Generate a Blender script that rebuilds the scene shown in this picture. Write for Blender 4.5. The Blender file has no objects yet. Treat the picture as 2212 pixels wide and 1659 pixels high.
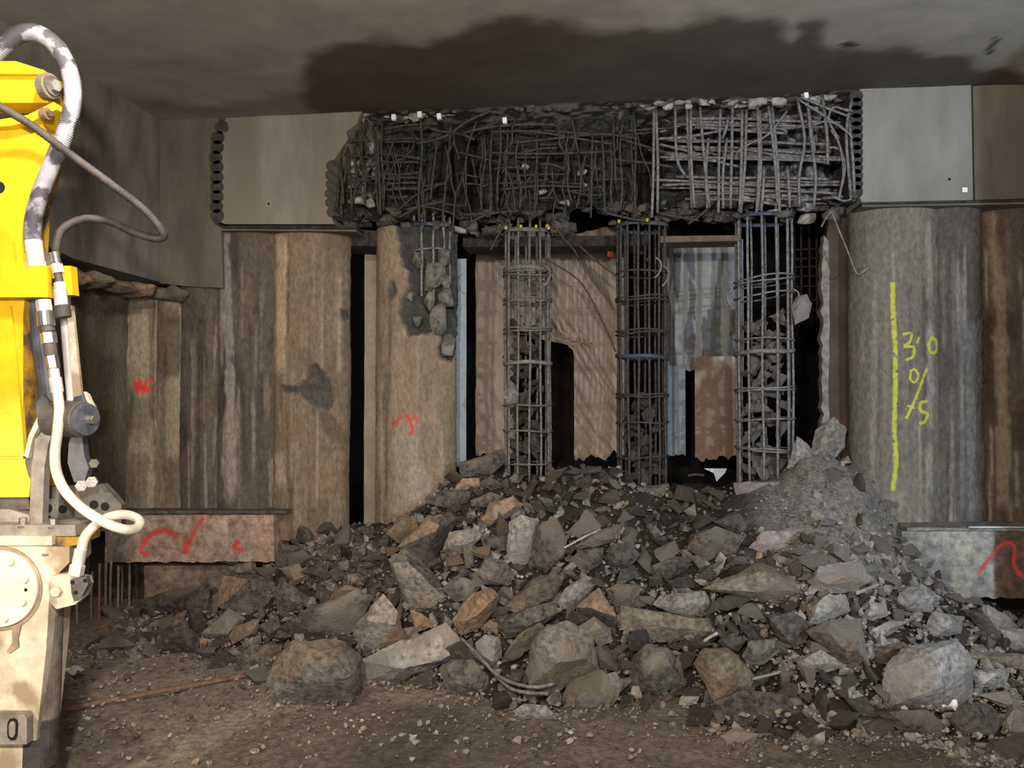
import bpy, bmesh, math, random
import numpy as np
from mathutils import Vector, Matrix
random.seed(7); rng = np.random.default_rng(7)
sc = bpy.context.scene
COL = sc.collection
# ---------------------------------------------------------------- camera
F = 1736.0; CX = 1106.0; CY = 829.5; HZ = 870.0
YAW = math.radians(6.84); PIT = math.atan((HZ - CY) / F)
CAM = np.array([0.0, 0.0, 2.0])
FW = np.array([-math.sin(YAW) * math.cos(PIT), math.cos(YAW) * math.cos(PIT), math.sin(PIT)])
RT = np.array([math.cos(YAW), math.sin(YAW), 0.0])
UP = np.cross(RT, FW)
cd = bpy.data.cameras.new('camera'); cam = bpy.data.objects.new('camera', cd); COL.objects.link(cam)
cd.sensor_width = 36; cd.lens = 36 * F / 2212; cd.clip_start = .05
cam.matrix_world = Matrix(((RT[0], UP[0], -FW[0], CAM[0]), (RT[1], UP[1], -FW[1], CAM[1]), (RT[2], UP[2], -FW[2], CAM[2]), (0, 0, 0, 1)))
sc.camera = cam
# ---------------------------------------------------------------- light and exposure
sc.view_settings.view_transform = 'Standard'; sc.view_settings.look = 'None'
sc.view_settings.gamma = 1; sc.view_settings.use_curve_mapping = False
sc.view_settings.exposure = 0.0
wd = bpy.data.worlds.new('world'); sc.world = wd; wd.use_nodes = True
wd.node_tree.nodes['Background'].inputs[0].default_value = (0.75, 0.72, 0.66, 1)
wd.node_tree.nodes['Background'].inputs[1].default_value = 0.12
def lamp(name, kind, loc, aim, energy, color, size=.1, angle=90, blend=.3):
    d = bpy.data.lights.new(name, kind); o = bpy.data.objects.new(name, d); COL.objects.link(o)
    o.location = loc; v = Vector(aim) - Vector(loc); o.rotation_euler = v.to_track_quat('-Z', 'Y').to_euler()
    d.energy = energy; d.color = color
    if kind == 'SPOT': d.spot_size = math.radians(angle); d.spot_blend = blend; d.shadow_soft_size = size
    if kind == 'AREA': d.size = size
    return o
lamp('warm_flood', 'SPOT', (-.4, -.1, 2.9), (-1.2, 7, 1.2), 1000, (1, .87, .72), .08, 160, .4)
lamp('breaker_work_light', 'SPOT', (-3.3, .9, 2.0), (-3.0, 3.7, .95), 420, (1, .84, .62), .06, 46, .6)
lamp('added_left_fill', 'SPOT', (-1.9, 2.6, 4.2), (-3.2, 7.2, .7), 460, (1, .86, .70), .12, 84, .8)  # added unseen lamp, brightens the left wall and footing
lamp('cool_flood', 'SPOT', (3.3, .6, 2.7), (1.9, 7.4, 2.6), 1050, (.62, .80, 1.0), .05, 64, .5)
lamp('added_ceiling_fill', 'AREA', (0.8, -1.6, 2.2), (.4, 5, 4.8), 260, (1, .93, .82), 1.4)  # added fill behind the camera, lifts the ceiling and dark areas



# ---------------------------------------------------------------- helpers
W = 7.45
def pdir(u, v): return FW + RT * ((u - CX) / F) + UP * ((CY - v) / F)
def PY(u, v, Y=W):
    d = pdir(u, v); return CAM + d * (Y / d[1])
def PZ(u, v, z=0.0):
    d = pdir(u, v); return CAM + d * ((z - 2.0) / d[2])
def PD(u, v, D): return CAM + pdir(u, v) * D
def proj(P):
    P = np.asarray(P) - CAM; d = P @ FW; d = np.maximum(d, .05)
    return CX + F * (P @ RT) / d, CY - F * (P @ UP) / d
def lin(r, g, b):
    if max(r, g, b) - min(r, g, b) < 100: k = (r + g + b) / 3; r, g, b = r + (k-r)*.43, g + (k-g)*.43, b + (k-b)*.43
    f = lambda c: ((c / 255 + .055) / 1.055) ** 2.4 if c > 10 else c / 255 / 12.92
    return (f(r), f(g), f(b))
def vn(P, s=1.0, seed=0):
    P = np.asarray(P, float) * s + seed * 17.31
    I = np.floor(P).astype(np.int64); f = P - I; f = f * f * (3 - 2 * f)
    def h(dx, dy, dz):
        n = ((I[..., 0] + dx) * 73856093) ^ ((I[..., 1] + dy) * 19349663) ^ ((I[..., 2] + dz) * 83492791)
        n = (n ^ (n >> 13)) * 1274126177 & 0x7fffffff
        n = (n ^ (n >> 16)) * 668265263 & 0x7fffffff
        return (n & 0xffff) / 65535.0
    x, y, z = f[..., 0], f[..., 1], f[..., 2]
    a = h(0,0,0)*(1-x)+h(1,0,0)*x; b = h(0,1,0)*(1-x)+h(1,1,0)*x
    c = h(0,0,1)*(1-x)+h(1,0,1)*x; d = h(0,1,1)*(1-x)+h(1,1,1)*x
    return (a*(1-y)+b*y)*(1-z)+(c*(1-y)+d*y)*z
def fbm(P, s=1.0, o=4, seed=0):
    r = 0; a = .5; t = 0
    for k in range(o): r = r + a * vn(P, s * 2 ** k, seed + k); t += a; a *= .5
    return r / t
def sdpoly(U, V, poly):
    poly = np.array(poly, float); n = len(poly); d = np.full(U.shape, 1e9); ins = np.zeros(U.shape, bool)
    for i in range(n):
        a = poly[i]; b = poly[(i + 1) % n]; e = b - a; w0 = U - a[0]; w1 = V - a[1]
        t = np.clip((w0*e[0]+w1*e[1]) / max(e@e, 1e-9), 0, 1)
        d = np.minimum(d, np.hypot(w0 - e[0]*t, w1 - e[1]*t))
        c = ((a[1] > V) != (b[1] > V))
        with np.errstate(divide='ignore', invalid='ignore'):
            xx = (b[0]-a[0]) * (V-a[1]) / ((b[1]-a[1]) if b[1] != a[1] else 1e-9) + a[0]
        ins ^= c & (U < xx)
    return np.where(ins, -d, d)
def sstep(x, a, b):
    t = np.clip((x - a) / (b - a), 0, 1); return t * t * (3 - 2 * t)
# materials ------------------------------------------------------
MATS = {}
def mat(name, c1, c2=None, scale=6, rough=.9, bump=.4, bscale=40, metal=0, attr=False, stretch=1, detail=8, c3=None, s3=2, spec=.3, dist=.01, t3=(.5, .62), ctr=1.):
    if name in MATS: return MATS[name]
    m = bpy.data.materials.new(name); m.use_nodes = True; nt = m.node_tree; N = nt.nodes; L = nt.links
    b = N['Principled BSDF']; b.inputs['Roughness'].default_value = rough; b.inputs['Metallic'].default_value = metal
    b.inputs['Specular IOR Level'].default_value = spec
    tc = N.new('ShaderNodeTexCoord'); mp = N.new('ShaderNodeMapping'); L.new(tc.outputs['Object'], mp.inputs[0])
    mp.inputs['Scale'].default_value = (1, 1, 1 / stretch)
    oi = N.new('ShaderNodeObjectInfo'); ad = N.new('ShaderNodeVectorMath'); ad.operation = 'ADD'
    L.new(mp.outputs[0], ad.inputs[0]); ml = N.new('ShaderNodeMath'); ml.operation = 'MULTIPLY'; ml.inputs[1].default_value = 37
    L.new(oi.outputs['Random'], ml.inputs[0]); L.new(ml.outputs[0], ad.inputs[1])
    n = N.new('ShaderNodeTexNoise'); n.inputs['Scale'].default_value = scale; n.inputs['Detail'].default_value = detail; n.inputs['Roughness'].default_value = .65
    L.new(ad.outputs[0], n.inputs[0])
    r = N.new('ShaderNodeValToRGB'); r.color_ramp.elements[0].position = .35; r.color_ramp.elements[1].position = .65
    if attr:
        r.color_ramp.elements[0].color = (1-.45*ctr, 1-.45*ctr, 1-.43*ctr, 1); r.color_ramp.elements[1].color = (1+.35*ctr, 1+.33*ctr, 1+.28*ctr, 1)
        at = N.new('ShaderNodeAttribute'); at.attribute_name = 'Col'
        mx = N.new('ShaderNodeMix'); mx.data_type = 'RGBA'; mx.blend_type = 'MULTIPLY'; mx.inputs[0].default_value = 1
        L.new(at.outputs['Color'], mx.inputs[6]); L.new(n.outputs[0], r.inputs[0]); L.new(r.outputs[0], mx.inputs[7])
        out = mx.outputs[2]
    else:
        c2 = c2 or tuple(x * .6 for x in c1)
        r.color_ramp.elements[0].color = (*c2, 1); r.color_ramp.elements[1].color = (*c1, 1)
        L.new(n.outputs[0], r.inputs[0]); out = r.outputs[0]
    if c3:
        n3 = N.new('ShaderNodeTexNoise'); n3.inputs['Scale'].default_value = s3; n3.inputs['Detail'].default_value = 6; L.new(ad.outputs[0], n3.inputs[0])
        r3 = N.new('ShaderNodeValToRGB'); r3.color_ramp.elements[0].position = t3[0]; r3.color_ramp.elements[1].position = t3[1]
        L.new(n3.outputs[0], r3.inputs[0]); m3 = N.new('ShaderNodeMix'); m3.data_type = 'RGBA'
        L.new(r3.outputs[0], m3.inputs[0]); L.new(out, m3.inputs[6]); m3.inputs[7].default_value = (*c3, 1); out = m3.outputs[2]
    L.new(out, b.inputs['Base Color'])
    if bump:
        nb = N.new('ShaderNodeTexNoise'); nb.inputs['Scale'].default_value = bscale; nb.inputs['Detail'].default_value = 6; nb.inputs['Roughness'].default_value = .7
        L.new(tc.outputs['Object'], nb.inputs[0]); bp = N.new('ShaderNodeBump'); bp.inputs['Strength'].default_value = bump; bp.inputs['Distance'].default_value = dist
        L.new(nb.outputs[0], bp.inputs['Height']); L.new(bp.outputs[0], b.inputs['Normal'])
    MATS[name] = m; return m
def tag(o, label=None, cat=None, group=None, kind=None):
    if label: o['label'] = label
    if cat: o['category'] = cat
    if group: o['group'] = group
    if kind: o['kind'] = kind
    return o
def empty(name, loc, label=None, cat=None, group=None, kind=None):
    o = bpy.data.objects.new(name, None); COL.objects.link(o); o.location = tuple(loc); o.empty_display_size = .1
    tag(o, label, cat, group, kind); o.matrix_world = Matrix.Translation(Vector(tuple(loc))); WL[o.name] = np.array(loc, float)
    return o
WL = {}
def mk(name, V, Fc, m, parent=None, smooth=True, col=None, origin=None, mi=None, sharp=None):
    """V world coordinates; origin = world origin of object"""
    V = np.asarray(V, float)
    if origin is None: origin = np.array([(V[:,0].min()+V[:,0].max())/2, (V[:,1].min()+V[:,1].max())/2, V[:,2].min()])
    origin = np.array(origin, float)
    me = bpy.data.meshes.new(name); me.from_pydata((V - origin).tolist(), [], Fc if isinstance(Fc, list) else Fc.tolist())
    for q in (m if isinstance(m, (list, tuple)) else [m]): me.materials.append(q)
    if mi is not None: me.polygons.foreach_set('material_index', mi)
    if smooth: me.polygons.foreach_set('use_smooth', [True] * len(me.polygons))
    if col is not None:
        a = me.color_attributes.new('Col', 'FLOAT_COLOR', 'POINT')
        c = np.ones((len(V), 4)); c[:, :3] = col; a.data.foreach_set('color', c.ravel())
    me.update()
    if sharp: me.set_sharp_from_angle(angle=sharp)
    o = bpy.data.objects.new(name, me); COL.objects.link(o)
    po = np.zeros(3)
    if parent is not None: o.parent = parent; po = WL[parent.name]
    o.location = tuple(origin - po); WL[o.name] = origin
    return o
def gridf(nu, nv):
    i = np.arange(nu - 1)[:, None] * nv + np.arange(nv - 1)[None, :]; i = i.ravel()
    return np.stack([i, i + nv, i + nv + 1, i + 1], 1)
def bmo(name, bm, m, parent=None, smooth=False, bev=0, mi=None):
    if bev: bmesh.ops.bevel(bm, geom=list(bm.edges), offset=bev, segments=2, affect='EDGES', profile=.6)
    bmesh.ops.recalc_face_normals(bm, faces=bm.faces)
    bm.verts.index_update()
    V = np.array([v.co[:] for v in bm.verts]); Fc = [[v.index for v in f.verts] for f in bm.faces]
    idx = [f.material_index for f in bm.faces]; bm.free()
    return mk(name, V, Fc, m, parent, smooth, mi=idx)
def prism(name, pts, ext, m, parent=None, bev=0, smooth=False):
    """closed polygon of 3D points extruded by vector ext"""
    bm = bmesh.new(); vs = [bm.verts.new(tuple(p)) for p in pts]; ws = [bm.verts.new(tuple(np.array(p) + ext)) for p in pts]
    n = len(vs); bm.faces.new(vs); bm.faces.new(ws[::-1])
    for i in range(n): bm.faces.new([vs[i], ws[i], ws[(i+1) % n], vs[(i+1) % n]])
    if bev:
        es = [e for e in bm.edges if e.calc_face_angle(0) > .5]
        bmesh.ops.recalc_face_normals(bm, faces=bm.faces)
        bmesh.ops.bevel(bm, geom=es, offset=bev, segments=2, affect='EDGES', profile=.6)
    return bmo(name, bm, m, parent, smooth)
def box(name, lo, hi, m, parent=None, bev=0):
    x0, y0, z0 = lo; x1, y1, z1 = hi
    return prism(name, [(x0, y0, z0), (x1, y0, z0), (x1, y0, z1), (x0, y0, z1)], np.array([0, y1 - y0, 0]), m, parent, bev)
def smoothpath(P, n=6):
    P = np.asarray(P, float)
    if len(P) < 3: return P
    Q = np.vstack([2*P[0]-P[1], P, 2*P[-1]-P[-2]]); out = []
    for i in range(1, len(Q) - 2):
        for t in np.arange(n) / n:
            p0, p1, p2, p3 = Q[i-1:i+3]
            out.append(.5*((2*p1)+(-p0+p2)*t+(2*p0-5*p1+4*p2-p3)*t*t+(-p0+3*p1-3*p2+p3)*t**3))
    out.append(P[-1]); return np.array(out)
def tubeg(P, r, k=8, closed=False):
    P = np.asarray(P, float); n = len(P); r = np.broadcast_to(r, (n,))
    if closed: T = np.roll(P, -1, 0) - np.roll(P, 1, 0)
    else: T = np.gradient(P, axis=0)
    T /= np.linalg.norm(T, axis=1)[:, None] + 1e-12
    a = np.array([0, 0, 1.]) if abs(T[0][2]) < .9 else np.array([1., 0, 0])
    V = []; N0 = np.cross(T[0], a); N0 /= np.linalg.norm(N0)
    for i in range(n):
        N0 = N0 - T[i] * (N0 @ T[i]); N0 /= np.linalg.norm(N0) + 1e-12; B = np.cross(T[i], N0)
        for j in range(k):
            t = 2*math.pi*j/k; V.append(P[i] + r[i]*(N0*math.cos(t)+B*math.sin(t)))
    Fc = []
    for i in range(n if closed else n - 1):
        for j in range(k):
            a0 = i*k+j; b0 = i*k+(j+1) % k; i2 = (i+1) % n
            Fc.append([a0, b0, i2*k+(j+1) % k, i2*k+j])
    if not closed: Fc.append(list(range(k))[::-1]); Fc.append([(n-1)*k+j for j in range(k)])
    return np.array(V), Fc
def tube(name, P, r, m, parent=None, k=8, closed=False, smoothn=0):
    if smoothn: P = smoothpath(P, smoothn)
    V, Fc = tubeg(P, r, k, closed); return mk(name, V, Fc, m, parent)
def cyl(name, a, b, r, m, parent=None, k=20, r2=None):
    a = np.array(a, float); b = np.array(b, float); L = b - a; c = .06 * min(1, r / np.linalg.norm(L))
    P = np.array([a, a + L*1e-3, a + L*c, b - L*c, b - L*1e-3, b]); r2 = r2 or r
    R = np.array([r*.93, r*.94, r, r2, r2*.94, r2*.93])
    V, Fc = tubeg(P, R, k); o = mk(name, V, Fc, m, parent, smooth=False); return o
# rocks ------------------------------------------------------------
def hullmesh(pts, cuts=2, amp=.03, size=1, seed=0, matfn=None):
    bm = bmesh.new()
    for p in pts: bm.verts.new(tuple(p))
    r = bmesh.ops.convex_hull(bm, input=bm.verts)
    bmesh.ops.delete(bm, geom=list({g for g in r['geom_interior'] if isinstance(g, bmesh.types.BMVert)}), context='VERTS')
    loose = [v for v in bm.verts if not v.link_faces]
    if loose: bmesh.ops.delete(bm, geom=loose, context='VERTS')
    bmesh.ops.dissolve_limit(bm, angle_limit=.2, verts=bm.verts, edges=bm.edges)
    bmesh.ops.recalc_face_normals(bm, faces=bm.faces)
    if matfn:
        for f in bm.faces: f.material_index = matfn(np.array(f.normal))
    bmesh.ops.triangulate(bm, faces=bm.faces)
    for k in range(cuts):
        ed = [e for e in bm.edges if e.calc_length() > size * (.3, .16, .085)[k]]
        if ed: bmesh.ops.subdivide_edges(bm, edges=ed, cuts=1)
        bmesh.ops.triangulate(bm, faces=bm.faces)
    bm.normal_update(); bm.verts.index_update()
    V = np.array([v.co[:] for v in bm.verts]); N = np.array([v.normal[:] for v in bm.verts])
    d = (fbm(V, 3/size, 2, seed)-.5)*2.0 + (np.abs(fbm(V, 7/size, 3, seed+5)-.5)*-3.0+.4)
    V = V + N * (d * amp * size)[:, None]
    Fc = [[v.index for v in f.verts] for f in bm.faces]; idx = [f.material_index for f in bm.faces]; bm.free()
    return V, Fc, idx
# ---------------------------------------------------------------- materials
M_pile = mat('pile_concrete', (1,1,1), attr=True, scale=34, stretch=2.0, bump=1, bscale=46, ctr=.62, rough=.95, dist=.02)
M_vc = mat('painted_surface', (1,1,1), attr=True, scale=14, bump=.8, bscale=45, rough=.92, dist=.015)
M_beam = mat('beam_concrete', lin(142,138,124), lin(118,113,100), 3, .9, .15, 60, stretch=4, c3=lin(126,116,98), s3=1.6)
M_beamR = mat('beam_concrete_clean', lin(134,134,126), lin(114,114,107), 2.5, .9, .12, 60, stretch=3)
M_olive = mat('pilaster_concrete', lin(112,106,86), lin(84,80,68), 2.5, .9, .2, 50, stretch=3, c3=lin(92,84,70))
M_side = mat('side_panel_concrete', lin(134,131,120), lin(88,86,78), 2.2, .9, .2, 50, stretch=3)
M_dark = mat('dark_broken_concrete', lin(70,68,66), lin(34,33,33), 14, .95, .9, 30, dist=.03)
M_void = mat('void_earth', lin(30,27,24), lin(18,16,14), 5, 1, .5, 10)
M_hole = mat('drill_hole', lin(70,72,72), lin(48,48,48), 14, .95, .5, 40)
M_bar = mat('rebar_steel', lin(132,128,130), lin(78,73,72), 30, .7, .35, 120, dist=.004, spec=.4)  # lightened to paint in the cool light on the right bars
M_barD = mat('rebar_steel_shaded', lin(80,72,65), lin(44,39,35), 30, .8, .35, 120, dist=.004)  # darker copy, paints shade on the middle and left bars
M_rust = mat('rusty_steel', lin(150,100,70), lin(104,68,48), 20, .85, .3, 80)
M_white = mat('white_cap', lin(235,238,240), lin(215,220,225), 8, .6, 0)
M_lump = mat('pale_mortar', lin(176,170,162), lin(116,110,104), 16, .95, .8, 40)
R_ = dict(rough=.95, bump=1.0, bscale=38, dist=.02)
RM = {
 'G': mat('rock_green_grey', lin(122,116,106),lin(58,60,56),24, c3=lin(134,126,110), s3=3, **R_),
 'D': mat('rock_dark', lin(104,96,88),lin(46,44,42),24, c3=lin(112,98,84), s3=3, **R_),
 'T': mat('rock_tan', lin(186,140,98),lin(116,88,64),24, c3=lin(140,120,98), s3=3, **R_),
 'P': mat('rock_pale', lin(166,156,144),lin(98,92,84),24, c3=lin(140,124,106), s3=3, **R_),
 'B': mat('rock_brown', lin(136,112,90),lin(70,58,48),24, c3=lin(112,104,92), s3=3, **R_),
 'O': mat('rock_olive', lin(156,136,106),lin(88,78,60),24, c3=lin(120,106,84), s3=3, **R_),
 'L': mat('rock_light_dust', lin(178,172,166),lin(106,102,98),24, c3=lin(136,128,120), s3=3, **R_),
 'K': mat('rock_pink_patch', lin(176,162,156), lin(116,106,102), 22, c3=lin(168,132,128), s3=3, **R_)}

# ---------------------------------------------------------------- floor
xs = np.concatenate([np.linspace(-9, -4.5, 10), np.arange(-4.4, 4.6, .045), np.linspace(4.7, 9, 10)])
ys = np.concatenate([np.linspace(-3, 3.6, 8), np.arange(3.7, 7.9, .045), np.linspace(8, 11.5, 8)])
X, Y = np.meshgrid(xs, ys, indexing='ij'); P = np.stack([X.ravel(), Y.ravel(), np.zeros(X.size)], 1)
U, V = proj(P)
P[:, 2] = (fbm(P, 1.2, 4, 3)-.5)*.05 + (fbm(P, 9, 3, 4)-.5)*.03 - .02
n1 = fbm(P, .9, 4, 9); n2 = fbm(P, 6, 3, 2)
c = np.outer(np.ones(len(P)), lin(142,122,106)); c = c*(.75+.5*n2)[:, None]
shadow = sstep(-sdpoly(U, V, [(380,1680),(500,1590),(600,1530),(760,1500),(1010,1520),(980,1580),(900,1680)])+(n1-.5)*60, -12, 22)  # cast shadow painted into the floor colour
c = c*(1-shadow[:,None]*.45) + shadow[:,None]*.45*np.array(lin(50,45,40))
wt = sstep(n1, .5, .62)*sstep(V, 1480, 1560)*sstep(U, 700, 900)
c = c*(1-wt[:,None]*.45) + wt[:,None]*.45*np.array(lin(92,80,56))
rd = sstep(U, 1500, 1900)[:,None]*.4; c = c*(1-rd)+rd*np.array(lin(104,76,60))  # browner right side paints the floor the cool light misses
M_floor = mat('floor_dirt', (1,1,1), attr=True, scale=22, bump=.9, bscale=60, rough=.85, dist=.02)
tag(mk('floor', P, gridf(len(xs), len(ys)), M_floor, col=c, origin=(0,0,0)), 'brown dirt and gravel tunnel floor with darker painted shadow patch', kind='structure')

# ---------------------------------------------------------------- ceiling
ZC = 4.8
xs = np.concatenate([np.linspace(-9, -4.6, 8), np.arange(-4.5, 5, .04), np.linspace(5.1, 9, 8)])
ys = np.concatenate([np.linspace(-3, 4.9, 8), np.arange(5, 8.4, .04), np.linspace(8.5, 11.5, 6)])
X, Y = np.meshgrid(xs, ys, indexing='ij'); P = np.stack([X.ravel(), Y.ravel(), np.full(X.size, ZC)], 1)
U, V = proj(P); n1 = fbm(P, 1.1, 4, 21); n2 = fbm(P*[1,3,1], 1.5, 3, 23); n3 = fbm(P, 4, 3, 25)
P[:, 2] += (n1-.5)*.05
c = np.outer(np.ones(len(P)), lin(146,140,128))*(.88+.24*n2)[:, None]
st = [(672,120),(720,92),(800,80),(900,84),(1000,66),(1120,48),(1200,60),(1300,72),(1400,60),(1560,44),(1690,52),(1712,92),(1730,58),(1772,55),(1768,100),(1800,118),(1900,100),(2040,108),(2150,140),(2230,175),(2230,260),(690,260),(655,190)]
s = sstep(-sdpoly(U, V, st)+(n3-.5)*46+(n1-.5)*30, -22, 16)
c = c*(1-s[:,None]*.85)+s[:,None]*.85*np.array(lin(62,46,35))*(.92+.16*n3)[:,None]  # darker brown over a broad ragged area above the beam
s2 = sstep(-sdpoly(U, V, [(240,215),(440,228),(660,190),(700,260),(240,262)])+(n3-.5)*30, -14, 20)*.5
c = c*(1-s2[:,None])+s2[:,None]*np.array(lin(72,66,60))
ck = sstep(-sdpoly(U, V, [(2128,112),(2150,76),(2158,80),(2136,116)]), -3, 1)+sstep(-sdpoly(U, V, [(1815,97),(1835,92),(1862,97),(1838,103)])+(n3-.5)*6, -3, 1)
ck = np.clip(ck, 0, 1); c = c*(1-ck[:,None]*.85)
lt = sstep(V, 215, 250)*sstep(-U, -660, -560)*.3
c = c*(1-lt[:,None])+lt[:,None]*np.array(lin(140,136,124))
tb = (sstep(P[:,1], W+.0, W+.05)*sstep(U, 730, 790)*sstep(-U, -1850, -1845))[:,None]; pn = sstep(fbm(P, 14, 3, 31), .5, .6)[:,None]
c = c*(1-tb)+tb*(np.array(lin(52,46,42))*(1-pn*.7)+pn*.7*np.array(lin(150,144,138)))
M_ceil = mat('ceiling_concrete', (1,1,1), attr=True, scale=2.2, bump=.15, bscale=30, rough=.9, dist=.01, ctr=.3)
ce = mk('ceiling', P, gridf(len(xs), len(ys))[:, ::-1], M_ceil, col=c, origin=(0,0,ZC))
tag(ce, 'cast concrete ceiling slab with a broad dark brown area above the beam', kind='structure')
# shell out of sight behind the opening
wf = box('wall_far', (-9, 11.2, -.1), (9, 11.4, 4.9), M_void); tag(wf, kind='structure')

# ---------------------------------------------------------------- left side wall
XL = PY(345, 250)[0]
wl = empty('wall_left', (XL-.1, 4, 0), kind='structure')
def onx(u, v, X):
    d = pdir(u, v); return CAM + d * (X / d[0])
prism('upper_panel', [(XL, W+.3, 4.85), (XL, W+.3, 3.2), (XL, 6.2, 3.2), (XL, 5.9, 3.24), (XL, 2, 3.24), (XL, 2, 4.85)], np.array([-.5, 0, 0]), M_side, wl, .01)
# low rough wall under the panel
def rough_sheet(name, fn, nu, nv, m, parent, colfn, amp=.02, s=4, seed=0, axis=(0,-1,0)):
    a = np.linspace(0, 1, nu); b = np.linspace(0, 1, nv); A, B = np.meshgrid(a, b, indexing='ij')
    P = fn(A.ravel(), B.ravel()); P = P + np.outer((fbm(P, s, 4, seed)-.5)*2*amp, axis)
    U, V = proj(P); return mk(name, P, gridf(nu, nv), m, parent, col=colfn(P, U, V))
XL2 = PY(262, 1000, W+.12)[0]
def cf(P, U, V):
    n = fbm(P*[1,1,.3], 6, 4, 5); k = fbm(P, 3, 4, 8)
    c = np.outer(np.ones(len(P)), lin(112,98,78))*(.4+1.0*n)[:, None]
    d = sstep(k, .5, .6)[:,None]*.6; c = c*(1-d)+d*np.array(lin(50,42,36)); return c
rough_sheet('lower_wall', lambda a, b: np.stack([np.full(a.shape, XL2)+.12*np.sin(a*14)**2-.5*sstep(-(-.05+b*3.3), -.98, -.9), 2+a*(W+.2-2), -.05+b*3.3], 1), 130, 80, M_pile, wl, cf, .03, 5, 3, (1,0,0))
# broken pale lip under the panel
for i, (u, v, s) in enumerate([(175,585,.12),(215,598,.14),(255,610,.12),(300,622,.13),(340,628,.11),(385,632,.12)]):
    p = PY(u, v+6, W+.02) if u > 300 else onx(u, v+6, XL-.06)
    pts = p + rng.normal(size=(26,3))*[s*.8, s*.45, s*.35]
    Vv, Fc, ix = hullmesh(pts, 2, .03, s*2, i); mk('broken_lip', Vv, Fc, RM['T'] if i % 3 == 0 else RM['O'], wl)

# ---------------------------------------------------------------- back wall
wb = empty('wall_back', (0, W, 0), kind='structure')
def scal(edge, circ, side):
    """u of the scalloped edge sampled down the circles; side -1 = bite into the left piece"""
    out = []
    for k, (cu, cv, r) in enumerate(circ):
        up = math.asin(min(.99, (cv-circ[k-1][1])/2/r)) if k else 1.1
        dn = math.asin(min(.99, (circ[k+1][1]-cv)/2/r)) if k < len(circ)-1 else 1.1
        for t in np.linspace(-up, dn, 7): out.append((cu + side*r*math.cos(t), cv + r*math.sin(t)))
    return out
circL = [(479, 275, 15), (470, 297, 15), (469, 318, 15), (466, 340, 15), (468, 361, 15), (468, 383, 15), (468, 404, 15), (468, 425, 15), (467, 446, 15), (469, 466, 15)]
circR = [(1850, 207+i*17.2, 14.5) for i in range(13)]
def seg(name, poly, m, depth=.7, Y=W, bev=0): return prism(name, [PY(u, v, Y) for u, v in poly], np.array([0, depth, 0]), m, wb, bev)
seg('pilaster', [(345,240),(470,240)]+scal(0, circL, -1)+[(462,484),(478,492),(482,622),(400,618),(345,612)], M_olive)
seg('beam_segment', [(488,240)]+scal(0, circL, 1)+[(486,484),(720,484),(716,470),(712,462)]+scal(0, [(716,446,12),(714,425,12),(713,404,12),(715,383,12),(714,362,13),(722,332,16)][0:6], -1)[::1]+[(748,322),(752,290),(770,262),(776,240)], M_beam) if False else None
edge = [(722,484),(716,470)]
for (cu, cv, r) in [(716,458,11),(713,438,11),(712,418,11),(714,398,11),(713,378,11),(716,358,12)]:
    for t in np.linspace(1, -1, 6): edge.append((cu - r*math.cos(t*1.1), cv + r*math.sin(t*1.1)))
edge += [(722,345),(738,320),(752,300),(748,285),(770,268),(782,240)]
seg('beam_segment', [(488,240)]+scal(0, circL, 1)+[(486,484)]+edge, M_beam)
seg('beam_segment', [(1862,180)]+scal(0, circR, 1)+[(1862,437),(2102,432),(2097,150),(1862,160)], M_beamR)
seg('beam_segment', [(2101,150),(2106,432),(3300,395),(3300,60)], M_olive, Y=W+.03)  # darker olive paints the shade beyond the cool light's edge
def camc(p): d = np.asarray(p)-CAM; return d@FW, d@UP
# drilled holes: half round cores behind the scallops, seen as dark hollows
for (cu, cv, r) in circL + circR:
    a = PY(cu, cv, W+.035); R = r/F*camc(a)[0]*1.04
    cyl('core_hole', a, a+np.array([0,.3,0]), R, M_hole, wb, 18)
for cu, cv in ((580,440),(2051,387)):
    a = PY(cu, cv, W-.004); cyl('anchor_hole', a, a+np.array([0,.02,0]), .012, M_void, wb, 10)
a = PY(2084, 410, W-.01); prism('white_tag', [PY(2079,405,W-.006), PY(2090,405,W-.006), PY(2090,415,W-.006), PY(2079,415,W-.006)], np.array([0,.008,0]), M_white, wb)
# seam under the beams
for (u0, v0, u1, v1, dy, h, m) in [(478,488,770,489,-.015,5,M_dark),(478,494,770,496,-.05,4,M_olive),(1862,437,2420,428,-.02,5,M_dark),(1862,443,2420,433,-.05,4,M_olive)]:
    prism('joint_strip', [PY(u0,v0,W+dy), PY(u1,v1,W+dy), PY(u1,v1+h,W+dy), PY(u0,v0+h,W+dy)], np.array([0,.3,0]), m, wb)
def streaks(c, P, U, V, lst, seed):
    nz = (fbm(P*[1,1,1], 8, 4, seed)-.5)
    for (u0, v0, u1, v1, w, col, k) in lst:
        t = np.clip((V-v0)/max(v1-v0, 1), 0, 1); uc = u0+(u1-u0)*t
        m = sstep(w - np.abs(U-uc) + nz*w*1.6, -w*.25, w*.35)*sstep(V, v0-15, v0+15)*sstep(-V, -v1-20, -v1+20)*k
        m = m[:, None]*(.75+.5*nz[:,None]); m = np.clip(m, 0, 1); c = c*(1-m)+m*np.array(lin(*col))
    return c
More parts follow.
